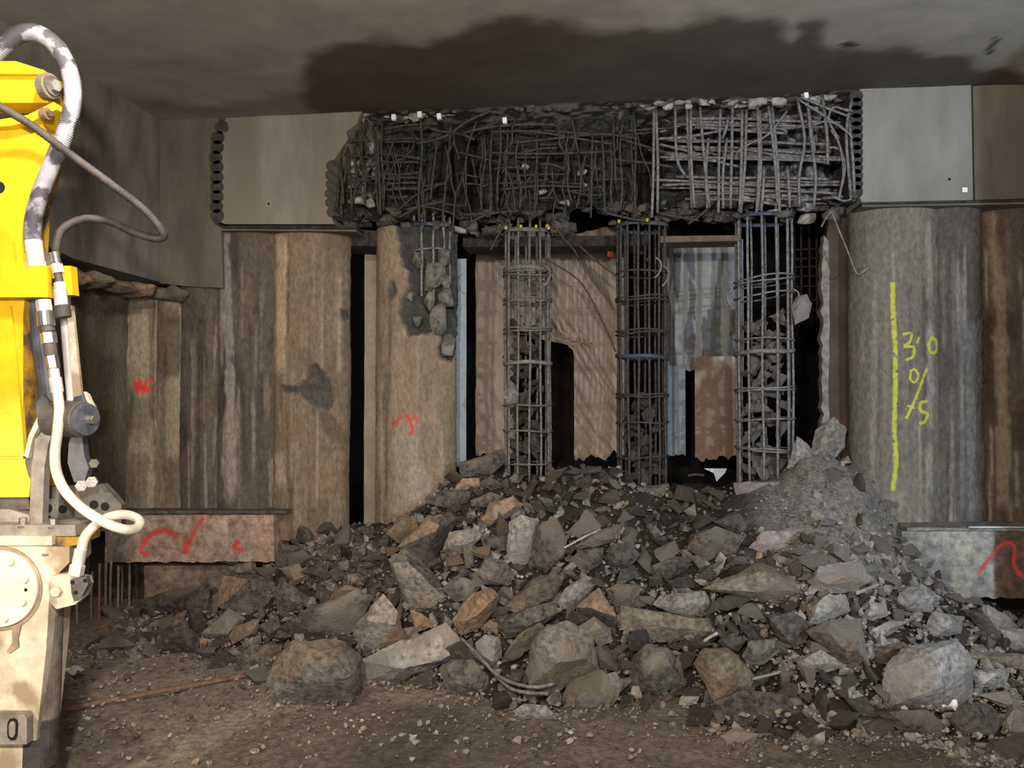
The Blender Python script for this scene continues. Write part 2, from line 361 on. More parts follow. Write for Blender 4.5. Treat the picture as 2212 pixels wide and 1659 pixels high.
def pile(u0, u1, v0, v1, col, bulge, Y=W+.02, lst=(), breaks=(), name='pile', rgh=.012, blot=.5, blotc=(58,50,44), seed=0, n=60, top=None, tones=(.72,.66)):
    a0 = PY(u0, 800, Y+bulge)[0]; a1 = PY(u1, 800, Y+bulge)[0]; z0 = PY((u0+u1)/2, v0, Y)[2]; z1 = PY((u0+u1)/2, v1, Y)[2]
    nz = max(20, int((z0-z1)/.018)); th = np.concatenate([np.linspace(0, math.pi, n), np.linspace(math.pi, 2*math.pi, 10)[1:]])
    T, Z = np.meshgrid(th, np.linspace(z1, z0, nz), indexing='ij'); T = T.ravel(); Z = Z.ravel()
    xc = (a0+a1)/2; rx = (a1-a0)/2
    dx = -np.cos(T)*rx; dy = -np.sin(T)*bulge; dy = np.where(dy > 0, dy*.5, dy)
    P = np.stack([xc+dx, Y+bulge+dy, Z], 1); N = np.stack([dx/rx, dy/bulge, 0*Z], 1)
    Q = P*[1,1,.22]
    d = (fbm(Q, 5, 4, seed)-.5)*rgh*3 + (fbm(P, 18, 3, seed+3)-.5)*rgh*1.2
    P = P + N*d[:, None]; U, V = proj(P)
    n1 = .45*fbm(P*[1,1,.12], 11, 4, seed+7)+.55*fbm(P*[1,1,.10], 30, 3, seed+8); n2 = fbm(P*[1,1,.6], 2.6, 4, seed+11); n3 = fbm(P, 22, 2, seed+2)
    c = np.outer(np.ones(len(P)), lin(*col))*(tones[0]+tones[1]*n1)[:, None]*(.85+.3*n3)[:, None]
    rs = random.Random(seed*7+1); ex_ = []
    for k in range(int((u1-u0)/7)):
        uu = rs.uniform(u0+6, u1-6); va = rs.uniform(v0, v1-60); ln = rs.uniform(50, 320)
        ex_.append((uu, va, uu+rs.uniform(-4,4), va+ln, rs.uniform(1.6, 4.2), rs.choice([(184,170,150),(196,176,150),(66,58,50),(80,74,66),(168,150,128)]), rs.uniform(.35,.75)))
    lst = list(ex_)+list(lst)
    b = sstep(n2, .52, .64)[:, None]*blot; c = c*(1-b)+b*np.array(lin(*blotc))
    c = streaks(c, P, U, V, lst, seed+31)
    for poly, dep, bc in breaks:
        s = -sdpoly(U, V, poly)+(fbm(P, 14, 3, seed+9)-.5)*22
        m = sstep(s, -2, 6)
        P[:, 1] += m*(dep*(.4+.6*sstep(s, 0, 30)) + (fbm(P, 9, 3, 5)-.5)*.12)
        mm = m[:, None]; c = c*(1-mm)+mm*np.array(lin(*bc))*(.55+.9*fbm(P, 14, 3, 77))[:, None]
    o = mk(name, P, gridf(len(th), nz)[:, ::-1], M_pile, wb, col=c)
    return o
PALE = (190,172,150); LAV = (176,170,168); PK = (214,178,150)
p_a = pile(256, 352, 628, 1112, (158,138,108), .10, W+.05, [(300,640,300,790,16,(178,160,128),.7),(300,980,300,1100,20,(96,76,58),.6),(300,860,296,940,30,(84,74,62),.5)], seed=1, blot=.7, blotc=(92,80,64))
pile(338, 402, 622, 1112, (150,128,100), .08, W+.07, [(372,820,372,980,18,(172,150,122),.8),(372,990,372,1100,20,(100,78,60),.7),(350,640,350,1000,6,(110,96,78),.5)], seed=2, blot=.7, blotc=(100,86,66))
pile(390, 486, 612, 1112, (104,88,74), .10, W+.05, [(425,700,425,1100,8,(70,58,50),.6),(452,660,455,1050,7,(128,114,100),.5)], seed=3, blot=.6)
pile(470, 602, 494, 1116, (106,92,78), .16, W+.01, [(489,500,500,1080,9,LAV,.8),(497,800,492,1090,10,(180,160,148),.7),(536,600,540,700,7,(150,118,92),.6),(560,560,560,1090,5,(70,66,62),.5),(565,620,565,800,4,(140,132,124),.6),(575,820,578,900,6,(178,150,124),.5),(590,1000,592,1100,8,(168,146,122),.5),(515,560,520,700,6,(78,82,82),.6)], seed=4, blot=.6, blotc=(62,58,54))
p1 = pile(588, 757, 494, 1170, (148,120,92), .26, W-.0, [(608,506,604,800,12,(226,186,146),.85),(602,980,606,1050,10,PK,.85),(594,600,592,1000,3,(80,60,46),.5),(640,900,620,960,26,(150,104,66),.6),(676,860,740,960,18,(82,78,70),.55),(690,985,752,1000,12,(76,74,68),.4),(728,560,724,740,4,(160,134,108),.6),(742,480,746,560,14,(100,98,86),.5),(700,540,690,800,30,(142,118,96),.4)],
     [([(598,838),(640,828),(665,812),(672,788),(684,782),(690,796),(704,800),(716,820),(722,850),(720,886),(700,886),(662,862),(610,846)], .05, (88,84,78)), ([(735,668),(756,668),(756,694),(736,690)], .04, (80,80,76))], seed=5, blot=.35, blotc=(104,90,72), rgh=.01, tones=(.62,.75))
p2 = pile(813, 986, 484, 1160, (154,124,94), .26, W+.02, [(838,500,836,620,14,(170,142,92),.6),(880,900,880,1110,30,(176,156,136),.55),(900,1000,912,1090,20,(186,168,150),.5),(965,800,968,1080,16,(130,118,88),.5),(860,760,870,900,20,(168,132,96),.5)],
     [([(848,470),(868,560),(884,612),(864,640),(866,694),(884,722),(920,722),(946,700),(950,770),(974,784),(990,700),(992,470)], .17, (66,68,68)), ([(832,640),(846,610),(862,628),(848,650)], .06, (84,82,78))], seed=6, blot=.2, rgh=.009, tones=(.66,.68))
p3 = pile(1834, 2030, 444, 1160, (128,122,108), .30, W+.0, [(1860,460,1860,1100,22,(104,98,92),.5),(1890,600,1884,1080,5,(158,150,142),.6),(1884,640,1905,760,4,(150,144,134),.5),(2006,480,2008,640,8,(176,172,148),.75),(2008,700,2010,920,9,(184,176,160),.75),(2008,960,2008,1060,9,(180,176,150),.75),(1945,1040,1940,1110,16,(164,154,140),.5),(1986,500,1990,600,18,(124,122,100),.4)], seed=7, blot=.25, blotc=(98,92,84), rgh=.012, tones=(.68,.66))
pile(2012, 2122, 444, 1150, (104,98,92), .14, W+.04, [(2050,460,2060,1100,16,(84,78,74),.6),(2096,700,2100,1130,12,(130,136,138),.6),(2075,600,2080,1100,6,(150,144,140),.5)], seed=8, blot=.5, blotc=(76,70,66), rgh=.03)
pile(2094, 2360, 440, 1150, (98,76,60), .30, W+.08, [(2140,460,2150,600,14,(160,128,92),.8),(2156,560,2166,900,13,(168,134,98),.85),(2166,880,2170,1090,15,(172,140,104),.85),(2175,470,2178,620,6,(140,110,80),.6)], seed=9, blot=.6, blotc=(60,44,34))  # dark brown base paints the shade the cool light leaves here
pile(2330, 2640, 436, 1170, (104,88,74), .30, W+.04, [], seed=10, blot=.5)
pile(2630, 2940, 430, 1180, (108,92,78), .30, W+.04, [], seed=12, blot=.5)
# brown infill with a ragged pale edge in the dark gap
def rag(u, v0, v1, n, a): return [(u+rng.uniform(-a, a), v0+(v1-v0)*i/n) for i in range(n+1)]
M_bwall = mat('brown_infill', lin(92,68,54), lin(66,50,42), 3, .9, .2, 40)
seg('infill_panel', rag(1784, 510, 960, 24, 4)+[(1850,1040),(1850,455),(1790,470)], M_bwall, .1, W+.5)
seg('broken_edge', rag(1776, 508, 955, 30, 5)+rag(1791, 955, 520, 14, 2), mat('broken_edge', lin(150,144,138), lin(104,98,92), 16, .95, .9, 40), .12, W+.42)
# footings
def foot(u0, u1, v0, v1, Y, colf, m=M_vc, ragv=6, name='footing', depth=.35, seed=0, rag0=0):
    nu = int((u1-u0)/4)+2; nv = int((v1-v0)/4)+2
    a = np.linspace(u0, u1, nu); A, B = np.meshgrid(a, np.linspace(0, 1, nv), indexing='ij'); A = A.ravel(); B = B.ravel()
    rg = (fbm(np.stack([A, A*0, A*0], 1), .06, 3, seed)-.5)*2*ragv
    Pf = np.array([PY(u, v0+(v1+r-v0)*b, Y) for u, b, r in zip(A, B, rg)])
    U, V = proj(Pf); Pf[:, 1] += (fbm(Pf, 7, 4, seed+1)-.5)*.05; c = colf(Pf, U, V)
    Pb = Pf + [0, depth, 0]; n = len(Pf); Fc = gridf(nu, nv).tolist()
    idx = np.arange(n).reshape(nu, nv); ring = list(idx[:, 0])+list(idx[-1, 1:])+list(idx[-2::-1, -1])+list(idx[0, -2:0:-1])
    Fc = [f[::-1] for f in Fc]
    for i in range(len(ring)):
        p, q = ring[i], ring[(i+1) % len(ring)]; Fc.append([int(p), int(q), int(q)+n, int(p)+n])
    o = mk(name, np.vstack([Pf, Pb]), Fc, m, wb, col=np.vstack([c, c]), smooth=False); return o
def cfl(P, U, V):
    n = fbm(P, 9, 3, 3); c = np.outer(np.ones(len(P)), lin(176,142,122))*(.78+.4*n)[:, None]
    g = sstep(-U, -300, -250)[:, None]*.7; c = c*(1-g)+g*np.array(lin(120,112,108))*(.5+n)[:, None]
    ln = (np.abs(V-1152) < 3) | (np.abs(V-1184) < 2); c[ln & (U > 290) & (U < 400)] *= .7
    pk = sstep(-np.hypot((U-350)/80, (V-1175)/35), -1.1, -.3)[:, None]*.5; c = c*(1-pk)+pk*np.array(lin(176,112,100))
    og = sstep(-np.abs(U-573), -14, -6)*sstep(V, 1108, 1120); og = og[:, None]*.6; return c*(1-og)+og*np.array(lin(206,150,116))
f_l = foot(228, 592, 1112, 1214, W-.10, cfl, ragv=5, seed=2)
foot(196, 618, 1103, 1110, W-.12, lambda P, U, V: np.outer(np.ones(len(P)), lin(96,84,76)), ragv=2, name='footing_ledge', seed=4)
foot(312, 500, 1222, 1330, W+.04, lambda P, U, V: np.outer(.7+.5*fbm(P, 6, 3, 1), lin(128,108,88)), seed=5, name='sub_footing')
foot(196, 312, 1218, 1330, W+.35, lambda P, U, V: np.outer(.6+.5*fbm(P, 6, 3, 1), lin(70,62,58)), seed=6, name='sub_footing')
def cfr(P, U, V):
    n = fbm(P, 9, 3, 3); c = np.outer(np.ones(len(P)), lin(150,152,146))*(.75+.5*n)[:, None]
    s = sstep(U, 2143, 2152)[:, None]; c = c*(1-s)+s*np.array(lin(104,76,60))*(.75+.5*n)[:, None]  # shadow edge painted in: footing turns brown to its right
    e = sstep(-(U-1960-(V-1160)*1.1), -90, 10)[:, None]*.7; c = c*(1-e)+e*np.array(lin(112,108,108))*(.5+n)[:, None]
    g = sstep(-np.abs(U-2075), -28, -14)[:, None]*.4; return c*(1-g)+g*np.array(lin(176,180,150))
f_r = foot(1948, 2700, 1148, 1292, W-.28, cfr, ragv=6, seed=7)
foot(1960, 2700, 1140, 1147, W-.30, lambda P, U, V: np.outer(np.ones(len(P)), lin(132,126,124)), ragv=2, name='footing_ledge', seed=8)
tube('pipe', [PY(2092, 1139, W-.33), PY(2230, 1139, W-.33)], .009, mat('grey_pipe', lin(190,195,200), lin(150,150,155), 9, .6, 0), wb, 8)
# paint strokes: thin ribbons lying on the surface they were sprayed on
from mathutils.bvhtree import BVHTree
def paintmat(name, c):
    m = bpy.data.materials.new(name); m.use_nodes = True; N = m.node_tree.nodes; L = m.node_tree.links; b = N['Principled BSDF']
    b.inputs['Base Color'].default_value = (*c, 1); b.inputs['Roughness'].default_value = .8
    at = N.new('ShaderNodeAttribute'); at.attribute_name = 'Col'; n = N.new('ShaderNodeTexNoise'); n.inputs['Scale'].default_value = 26; n.inputs['Detail'].default_value = 5
    tc = N.new('ShaderNodeTexCoord'); L.new(tc.outputs['Object'], n.inputs[0])
    a = N.new('ShaderNodeMath'); a.operation = 'ADD'; L.new(at.outputs['Color'], a.inputs[0]); L.new(n.outputs[0], a.inputs[1])
    r = N.new('ShaderNodeMapRange'); r.inputs[1].default_value = .74; r.inputs[2].default_value = 1.2; L.new(a.outputs[0], r.inputs[0])
    r.inputs[4].default_value = .6; L.new(r.outputs[0], b.inputs['Alpha']); return m
PR = paintmat('red_spray_paint', lin(228,58,62)); PYL = paintmat('yellow_spray_paint', lin(216,220,60))
def spray(target, strokes, m, name='paint_mark'):
    me = target.data; o = WL[target.name]; V = np.array([v.co[:] for v in me.vertices])+o
    bvh = BVHTree.FromPolygons(V.tolist(), [list(p.vertices) for p in me.polygons])
    for pts, w in strokes:
        p = smoothpath(np.array(pts, float), 5); t = np.gradient(p, axis=0); t /= np.linalg.norm(t, axis=1)[:, None]+1e-9
        nr = np.stack([-t[:, 1], t[:, 0]], 1); VV = []; C = []
        for i in range(len(p)):
            for k, a in ((-1, 0), (-.5, .6), (0, .75), (.5, .6), (1, 0)):
                q = p[i]+nr[i]*w*k*1.35; d = pdir(*q); h = bvh.ray_cast(Vector(tuple(CAM)), Vector(tuple(d)).normalized())
                hp = np.array(h[0]) if h[0] is not None else (VV[-1] if VV else PY(*q)); VV.append(hp - d*.0012 if h[0] is not None else hp); C.append([a]*3)
        mk(name, np.array(VV), gridf(len(p), 5), m, target, col=np.array(C))
spray(p_a, [([(291,822),(296,848),(302,820),(308,850),(318,818),(330,828)], 4), ([(290,832),(310,838),(326,846)], 6), ([(318,850),(328,822)], 3)], PR)
spray(p2, [([(876,894),(884,908),(892,926),(888,940)], 4), ([(850,926),(858,908),(868,896)], 3), ([(898,884),(896,898)], 3), ([(884,910),(896,900),(902,914)], 3)], PR)
spray(f_l, [([(384,1162),(360,1146),(334,1150),(312,1172),(306,1192),(322,1198)], 6), ([(440,1116),(424,1140),(410,1168),(402,1196)], 5), ([(400,1160),(398,1196)], 4), ([(516,1168),(506,1184),(526,1186)], 6)], PR)
spray(p3, [([(1928,610),(1930,680),(1934,760),(1934,850),(1932,930),(1936,1000),(1928,1060)], 6),
  ([(1950,722),(1968,720),(1966,738),(1954,748),(1974,750),(1972,770),(1956,778)], 3.5), ([(1980,742),(1986,728)], 3),
  ([(2012,730),(2006,746),(2012,762),(2024,756),(2022,736),(2010,728)], 4), ([(1968,800),(1966,818),(1976,826),(1984,812),(1976,798),(1966,802)], 3),
  ([(2002,796),(1990,830),(1974,870),(1958,904)], 3.5), ([(1960,876),(1976,882)], 3), ([(2004,866),(1988,872),(1990,888),(2004,894),(1998,910),(1986,916)], 4)], PYL)
spray(f_r, [([(2112,1240),(2132,1212),(2160,1180),(2182,1172),(2192,1186),(2190,1216),(2206,1244),(2240,1262)], 4.5)], PR)

def camc(p): d = np.asarray(p)-CAM; return d@FW, d@UP
M_barL = mat('dusty_rebar', lin(150,132,116), lin(110,96,86), 30, .8, .35, 120)
# exposed bars under the left footing (rods cast in the footing)
for (u, v0, v1, dy) in [(228,1180,1332,.02),(214,1218,1342,.0),(239,1212,1326,.03),(255,1222,1318,.05),(279,1218,1310,.05),(167,1225,1352,-.02),(198,1235,1342,-.03),(300,1222,1290,.15),(310,1222,1285,.15),(262,1222,1300,.2)]:
    b0 = PZ(u, v1-6, .0); zt = 2-(v0-870)/F*camc(b0)[0]
    tube('exposed_bar', smoothpath([b0-[0,0,.1], [b0[0]+rng.uniform(-.01,.01), b0[1], zt*.5], [b0[0], b0[1], zt]], 3), .0125, M_rust if u in (198,214) else M_barL, wb, 8)

# ---------------------------------------------------------------- sheets hanging behind the opening
def sheet(name, u0, u1, v0, v1, Y, colf, label, seed, rib=0, wr=.05, m=None, gl=.85, cut=None):
    pc = PY((u0+u1)/2, v1, Y); x0 = PY(u0, 800, Y)[0]; x1 = PY(u1, 800, Y)[0]; z0 = PY((u0+u1)/2, v1, Y)[2]; z1 = PY((u0+u1)/2, v0, Y)[2]
    nu = int((x1-x0)/.012)+2; nv = int((z1-z0)/.03)+2
    A, B = np.meshgrid(np.linspace(x0, x1, nu), np.linspace(z0, z1, nv), indexing='ij'); A = A.ravel(); B = B.ravel()
    P = np.stack([A, A*0+Y, B], 1)
    if cut is not None:
        Uc, Vc = proj(P); k_ = sstep(Vc+(fbm(P, 9, 3, 4)-.5)*60, cut[1]-45, cut[1]+25); P[:, 0] = np.where(k_ > 0, P[:,0]+(x1-P[:,0])*(cut[0]-u0)/(u1-u0)*k_, P[:,0])
    P[:, 2] += (fbm(P*[1,0,0], 9, 3, seed)-.5)*.25*sstep(-B, -z0-.4, -z0)
    q = P@np.array([[1,0,.5],[0,1,0],[.7,0,.6]]).T
    rid = lambda s, sd: 1-np.abs(fbm(q, s, 3, sd)-.5)*4
    P[:, 1] += rid(1.5, seed)*-wr + rid(3.2, seed+4)*-wr*.5 + (np.sin(A*2*math.pi/.03)*.003*rib)
    P[:, 2] += 0; U, V = proj(P); c = colf(P, U, V)
    bk = P + [0, .006, 0]; n = len(P); f = gridf(nu, nv)
    o = mk(name, np.vstack([P, bk]), np.vstack([f, f[:, ::-1]+n]), m or mat('sheet_cloth', (1,1,1), attr=True, scale=20, bump=.3, bscale=90, rough=gl, dist=.004, ctr=.3), None, col=np.vstack([c, c]))
    tag(o, label, 'sheet', None); return o
tan = lambda k=1: (lambda P, U, V: np.outer(np.ones(len(P)), np.array(lin(160,136,114))*k)*(.8+.4*fbm(P, 5, 3, 3))[:, None])
sheet('fabric_sheet', 1030, 1112, 505, 985, W+2.0, tan(), 'tan fabric panel hanging behind the first bare rebar cage, with flat folds', 3, 0, .09)
sheet('fabric_sheet', 1112, 1350, 505, 985, W+2.05, tan(1.05), 'deeply wrinkled tan fabric sheet hanging between the first and middle rebar cages', 5, 0, .24, cut=(1243, 745))  # cut opens a dark gap in place of the cage's shadow
sheet('fabric_sheet', 1430, 1606, 520, 800, W+2.1, lambda P, U, V: np.outer(np.ones(len(P)), lin(150,156,162))*(.35+1.1*fbm(P*[1,1,.15], 7, 3, 3))[:, None]*(1-.6*sstep(fbm(P*[1,1,.1], 13, 3, 8), .5, .56))[:, None], 'glossy whitish plastic sheet between the middle and right rebar cages', 12, 0, .05, gl=.4)
def ribc(P, U, V):
    n = fbm(P, 4, 3, 3); c = np.outer(np.ones(len(P)), lin(150,112,86))*(.75+.5*n)[:, None]
    s = sstep(-V+(n-.5)*160, -830, -780)[:, None]*sstep(n, .4, .55)[:, None]; return c*(1-s)+s*np.array(lin(190,188,184))
sheet('fabric_sheet', 1500, 1604, 770, 985, W+1.98, ribc, 'finely ribbed brown sheet hanging below the whitish plastic between the middle and right rebar cages', 8, 1, .03)
sheet('cool_light_strip', 1438, 1480, 790, 985, W+2.0, lambda P, U, V: np.outer(np.ones(len(P)), lin(120,142,160)), 'pale blue strip painting cool light just right of the middle rebar cage', 15, 0, .02)  # added blue strip, stands in for cool light on the sheet
sheet('cool_light_strip', 972, 1008, 560, 1010, W+1.0, lambda P, U, V: np.outer(np.ones(len(P)), lin(150,166,176)), 'narrow pale blue strip painting cool light right of the half-broken pile', 9, 0, .02)  # another added strip whose blue paints the cool light
sheet('fabric_sheet', 788, 830, 510, 1140, W+.75, tan(.9), 'tan cloth strip showing through the tall black gap beside the half-broken pile', 11, 0, .02)
o = prism('plastic_scrap', [PY(1520,1012,W+1.0), PY(1570,1012,W+1.0), PY(1566,1022,W+1.0), PY(1556,1032,W+1.0), PY(1548,1040,W+1.0), PY(1542,1022,W+1.0)], np.array([0,.03,.0]), mat('pale_blue_plastic', lin(190,215,228), lin(170,200,220), 5, .5, 0)); tag(o, 'small pale blue plastic scrap low in the gap between middle and right cages', 'scrap')
# ---------------------------------------------------------------- demolished beam with its bared reinforcement
db = empty('demolished_beam', PY(1290, 490, W+.35), 'demolished concrete beam with tangled bared reinforcement between two core-drilled cut edges', 'beam')
rr = random.Random(3)
# rough core left behind the bars
def coref(P, U, V):
    n = fbm(P, 12, 4, 6); c = np.outer(np.ones(len(P)), lin(62,60,58))*(.35+1.0*n)[:, None]
    s = sstep(-V+(n-.5)*60, -262, -238)[:, None]*.8; c = c*(1-s)+s*np.array(lin(168,158,152))*(.6+.7*n)[:, None]
    s = (sstep(-np.hypot((U-790)/45, (V-330)/120), -1, -.5)*sstep(n, .45, .55))[:, None]*.8; c = c*(1-s)+s*np.array(lin(190,188,196))
    s = (sstep(U, 1600, 1700)*sstep(n, .5, .6))[:, None]*.6; c = c*(1-s)+s*np.array(lin(150,148,150)); return c
nu, nv = 300, 70
A, B = np.meshgrid(np.linspace(722, 1850, nu), np.linspace(0, 1, nv), indexing='ij'); A = A.ravel(); B = B.ravel()
vt = 228-(A-722)*.045+(fbm(np.stack([A*.02, A*0, A*0], 1), 1, 3, 5)-.5)*16; vb = 498-(A-722)*.036+(fbm(np.stack([A*.03, A*0, A*0], 1), 1, 3, 9)-.5)*46
P = np.array([PY(a, t+(q-t)*b, W+.5) for a, t, q, b in zip(A, vt, vb, B)])
U, V = proj(P); q = fbm(P, 3, 4, 12); q2 = fbm(P, 12, 3, 13)
edge = np.maximum(sstep(-B, -.14, -.02), sstep(B, .9, 1.0))
hol = sstep(-np.abs(A-925), -60, -20)+sstep(-np.abs(A-1000-(B*20)), -22, -10)+sstep(-np.abs(A-1392), -26, -10)+sstep(-np.hypot((A-1805)/35, (B-.45)/.3), -1.1, -.8)
P[:, 1] += (q-.5)*.7 + (q2-.5)*.28 - edge*.34 + np.clip(hol, 0, 1)*.6*(1-edge)
mk('broken_core', P, gridf(nu, nv)[:, ::-1], M_vc, db, col=coref(P, U, V), smooth=False)
bx = [(760,240),(805,250),(848,262),(880,252),(925,262),(970,246),(1010,262),(1040,250)]
k = 0
def chunk(name, u, v, s, Y, m, parent, fl=(1,.7,.6), seed=0):
    pts = PY(u, v, Y)+np.clip(np.random.default_rng(seed+int(u)).normal(size=(18,3)), -1.4, 1.4)*np.array(fl)*s
    Vv, Fc, ix = hullmesh(pts, 1, .04, s*2, seed); return mk(name, Vv, Fc, m, parent)
for i in range(52):                                        # pale crumbs along the ceiling joint
    u = 745+i*21+rng.uniform(-6, 6)
    if 980 < u < 1040 or 1240 < u < 1300: continue
    pale = u < 960 or u > 1390
    chunk('top_fragment', u, 250-(u-740)*.04+rng.uniform(-3, 10), rng.uniform(.022, .045), W+rng.uniform(.02, .2), M_lump if pale and i % 3 else RM['D'], db, seed=i)
prism('soffit_edge', [PY(1425,510,W+.3), PY(1600,508,W+.3), PY(1600,520,W+.3), PY(1425,524,W+.3)], np.array([0,.3,0]), mat('brown_soffit', lin(118,92,74), lin(84,66,54), 8, .9, .6, 40), db)
prism('soffit_edge', [PY(1000,512,W+.6), PY(1400,508,W+.6), PY(1400,530,W+.6), PY(1000,534,W+.6)], np.array([0,.4,0]), M_dark, db)
prism('soffit_edge', [PY(730,492,W+.25), PY(830,500,W+.25), PY(830,532,W+.25), PY(730,530,W+.25)], np.array([0,.5,0]), M_dark, db)
for i in range(95):
    u = rr.uniform(735, 1850); vb_ = 497-(u-722)*.036; s = rr.uniform(.025, .085)
    if 1590 < u < 1715 : s *= .6
    chunk('broken_soffit', u, vb_+rr.uniform(-34, 14), s, W+rr.uniform(.12, .5), RM['D'] if u < 1580 or i % 3 else M_lump, db, (1,.8,.65), seed=i*13)
for (u, v, s) in [(905,560,.06),(940,600,.09),(965,640,.08),(925,650,.07),(950,690,.10),(968,745,.07),(900,690,.05),(960,560,.06),(885,640,.04),(962,610,.05)]:
    chunk('torn_concrete', u, v, s, W+.13, RM['G'], p2, (.7,.7,1.1), seed=int(u+v))
for (u, v, s) in [(1134,362,.035),(1172,415,.03),(1218,440,.04),(1257,372,.035),(1262,400,.03),(770,432,.055),(796,440,.05),(760,402,.035),(776,352,.03),(1490,300,.04),(1655,432,.05),(1610,430,.05),(1680,225,.04),(1760,235,.03),(995,497,.04)]:
    chunk('pale_lump', u, v, s, W+.22, M_lump, db, seed=int(u*3+v))
for (u, v) in [(850,253),(948,251),(906,247),(1090,260),(1742,206)]:
    prism('white_plug', [PY(u-5,v-6,W-.02), PY(u+4,v-7,W-.02), PY(u+5,v+5,W-.02), PY(u-4,v+6,W-.02)], np.array([0,.04,0]), M_white, db, .003)
def bar(name, pts, r, Y, m=M_bar, parent=db, dys=None, k=6, n=4):
    dys = dys or [0]*len(pts)
    return tube(name, smoothpath([PY(u, v, W+Y+d) for (u, v), d in zip(pts, dys)], n), r, m, parent, k)
# longitudinal bars (right field: bundled rows; left: a few)
rows = []
for v0 in (254, 262, 270, 277, 304, 318, 325, 332, 339, 384, 391, 398, 405, 412, 419, 426):
    rows.append(v0)
for i, v0 in enumerate(rows):
    for rep in range(2):
        u0 = rr.choice([1415, 1425, 1440, 1460, 1500, 1560]); u1 = rr.choice([1700, 1740, 1790, 1815, 1840]);
        if v0 < 300: u0 += 40
        if 300 < v0 < 345 and rep: u1 = 1740
        dv = rr.uniform(2, 14) + rep*4; Y = rr.uniform(.05, .30)
        bar('main_bar', [(u0, v0+rr.uniform(-3,3)), (u0+(u1-u0)*.35, v0+dv*.2), ((u0+u1)/2+40, v0+dv*.6+rr.uniform(-3,3)), (u1, v0+dv)], .0125 if rep else .0145, Y)
for pts in [[(1425,312),(1500,330),(1560,352),(1600,360)],[(1420,300),(1480,296),(1560,282)],[(1425,285),(1500,262),(1560,255)],[(1430,400),(1520,398),(1600,412)],[(1400,322),(1470,336),(1540,330)],[(1438,345),(1500,344),(1560,350)],[(1620,280),(1720,275),(1800,262)],[(1600,320),(1700,340),(1790,352)],[(1500,420),(1600,418),(1720,432),(1820,425)],[(1480,430),(1600,432),(1700,445)]]:
    bar('main_bar', pts, .014, .12)
for v0, u0, u1 in [(302,828,918),(307,832,900),(376,826,905),(382,838,905),(398,830,900),(404,845,902),(410,832,896),(340,840,912),(352,850,905),(425,840,880)]:
    bar('main_bar', [(u0, v0), ((u0+u1)/2, v0+rr.uniform(-3,3)), (u1, v0+rr.uniform(-4,4))], .013, .12, M_barD)
for pts, r in [([(900,310),(960,295),(1010,262),(1060,240)],.014),([(995,288),(1040,278),(1080,272),(1160,268),(1200,270)],.014),([(1060,330),(1100,331),(1200,332),(1330,326)],.012),([(1000,464),(1060,460),(1120,456)],.014),([(1000,490),(1040,468),(1070,460)],.012),([(1060,285),(1150,284),(1250,300),(1330,312)],.012),([(1300,458),(1360,472),(1400,478)],.012),([(1330,345),(1400,352),(1460,362)],.012),([(1420,460),(1460,468),(1510,476)],.011),([(1486,484),(1512,466),(1530,450)],.012),([(1340,300),(1400,318),(1440,330)],.012),([(1080,410),(1160,402),(1260,404)],.011),([(1100,310),(1190,300),(1300,290),(1380,300)],.011),([(860,470),(900,450),(930,448),(980,462)],.010),([(860,455),(900,420),(960,395)],.010)]:
    bar('main_bar', pts, r, .06, M_barD)
# stirrups: upright ties crossing the beam
sti = [(748,300,738,470),(752,330,760,455),(776,270,762,440),(780,262,788,440),(792,268,790,340),(806,280,818,462),(815,270,822,465),(826,270,828,455),(736,350,742,440),(734,400,724,455),
 (908,262,906,480),(912,330,914,470),(945,290,930,430),(920,390,912,500),(975,270,955,480),(1030,268,985,420),(985,420,975,520),(1045,300,1040,450),(1062,300,1058,470),(1080,270,1075,440),(1120,300,1122,450),(1084,340,1096,430),(1096,430,1102,470),(1115,262,1100,320),
 (1122,360,1124,450),(1160,300,1155,470),(1190,330,1170,410),(1195,270,1220,330),(1215,300,1236,440),(1235,262,1250,330),(1250,330,1262,420),(1265,340,1245,450),(1280,300,1276,470),(1300,300,1308,460),(1318,320,1322,450),(1325,270,1330,400),(1345,265,1340,455),(1365,260,1370,480),(1368,250,1375,470),(1288,330,1270,440)]
for i, (a, b, c_, d) in enumerate(sti):
    m_ = rr.uniform(-7, 7)
    bar('stirrup', [(a, b-8), (a+(c_-a)*.3+m_, b+(d-b)*.3), (a+(c_-a)*.7-m_*.6, b+(d-b)*.7), (c_, d)], .0105 if i > 10 else .0125, rr.uniform(-.06, .1), M_barD, dys=[.06,0,0,.05])
stR = [(1412,238,1408,470),(1417,238,1420,460),(1458,232,1462,340),(1462,340,1480,380),(1484,236,1488,330),(1488,330,1495,450),(1492,236,1500,448),(1512,232,1520,330),(1520,330,1532,448),(1556,236,1553,350),(1553,350,1552,460),(1582,230,1578,450),(1603,238,1602,330),(1602,330,1598,455),(1612,238,1600,460),(1636,228,1640,340),(1640,340,1634,460),(1641,240,1637,455),(1660,230,1672,330),(1672,330,1680,440),(1668,234,1684,460),(1722,212,1738,300),(1738,300,1726,380),(1726,380,1727,446),(1744,212,1752,300),(1752,300,1762,380),(1762,380,1758,446),(1748,240,1760,330),(1776,205,1786,290),(1786,290,1788,355),(1808,300,1824,360),(1824,360,1812,430),(1840,215,1828,290),(1828,290,1838,430),(1834,260,1846,425),(1822,235,1842,240),(1573,250,1560,300),(1530,300,1528,450),(1650,360,1644,455),(1700,360,1706,448),(1570,300,1562,450)]
i = 0
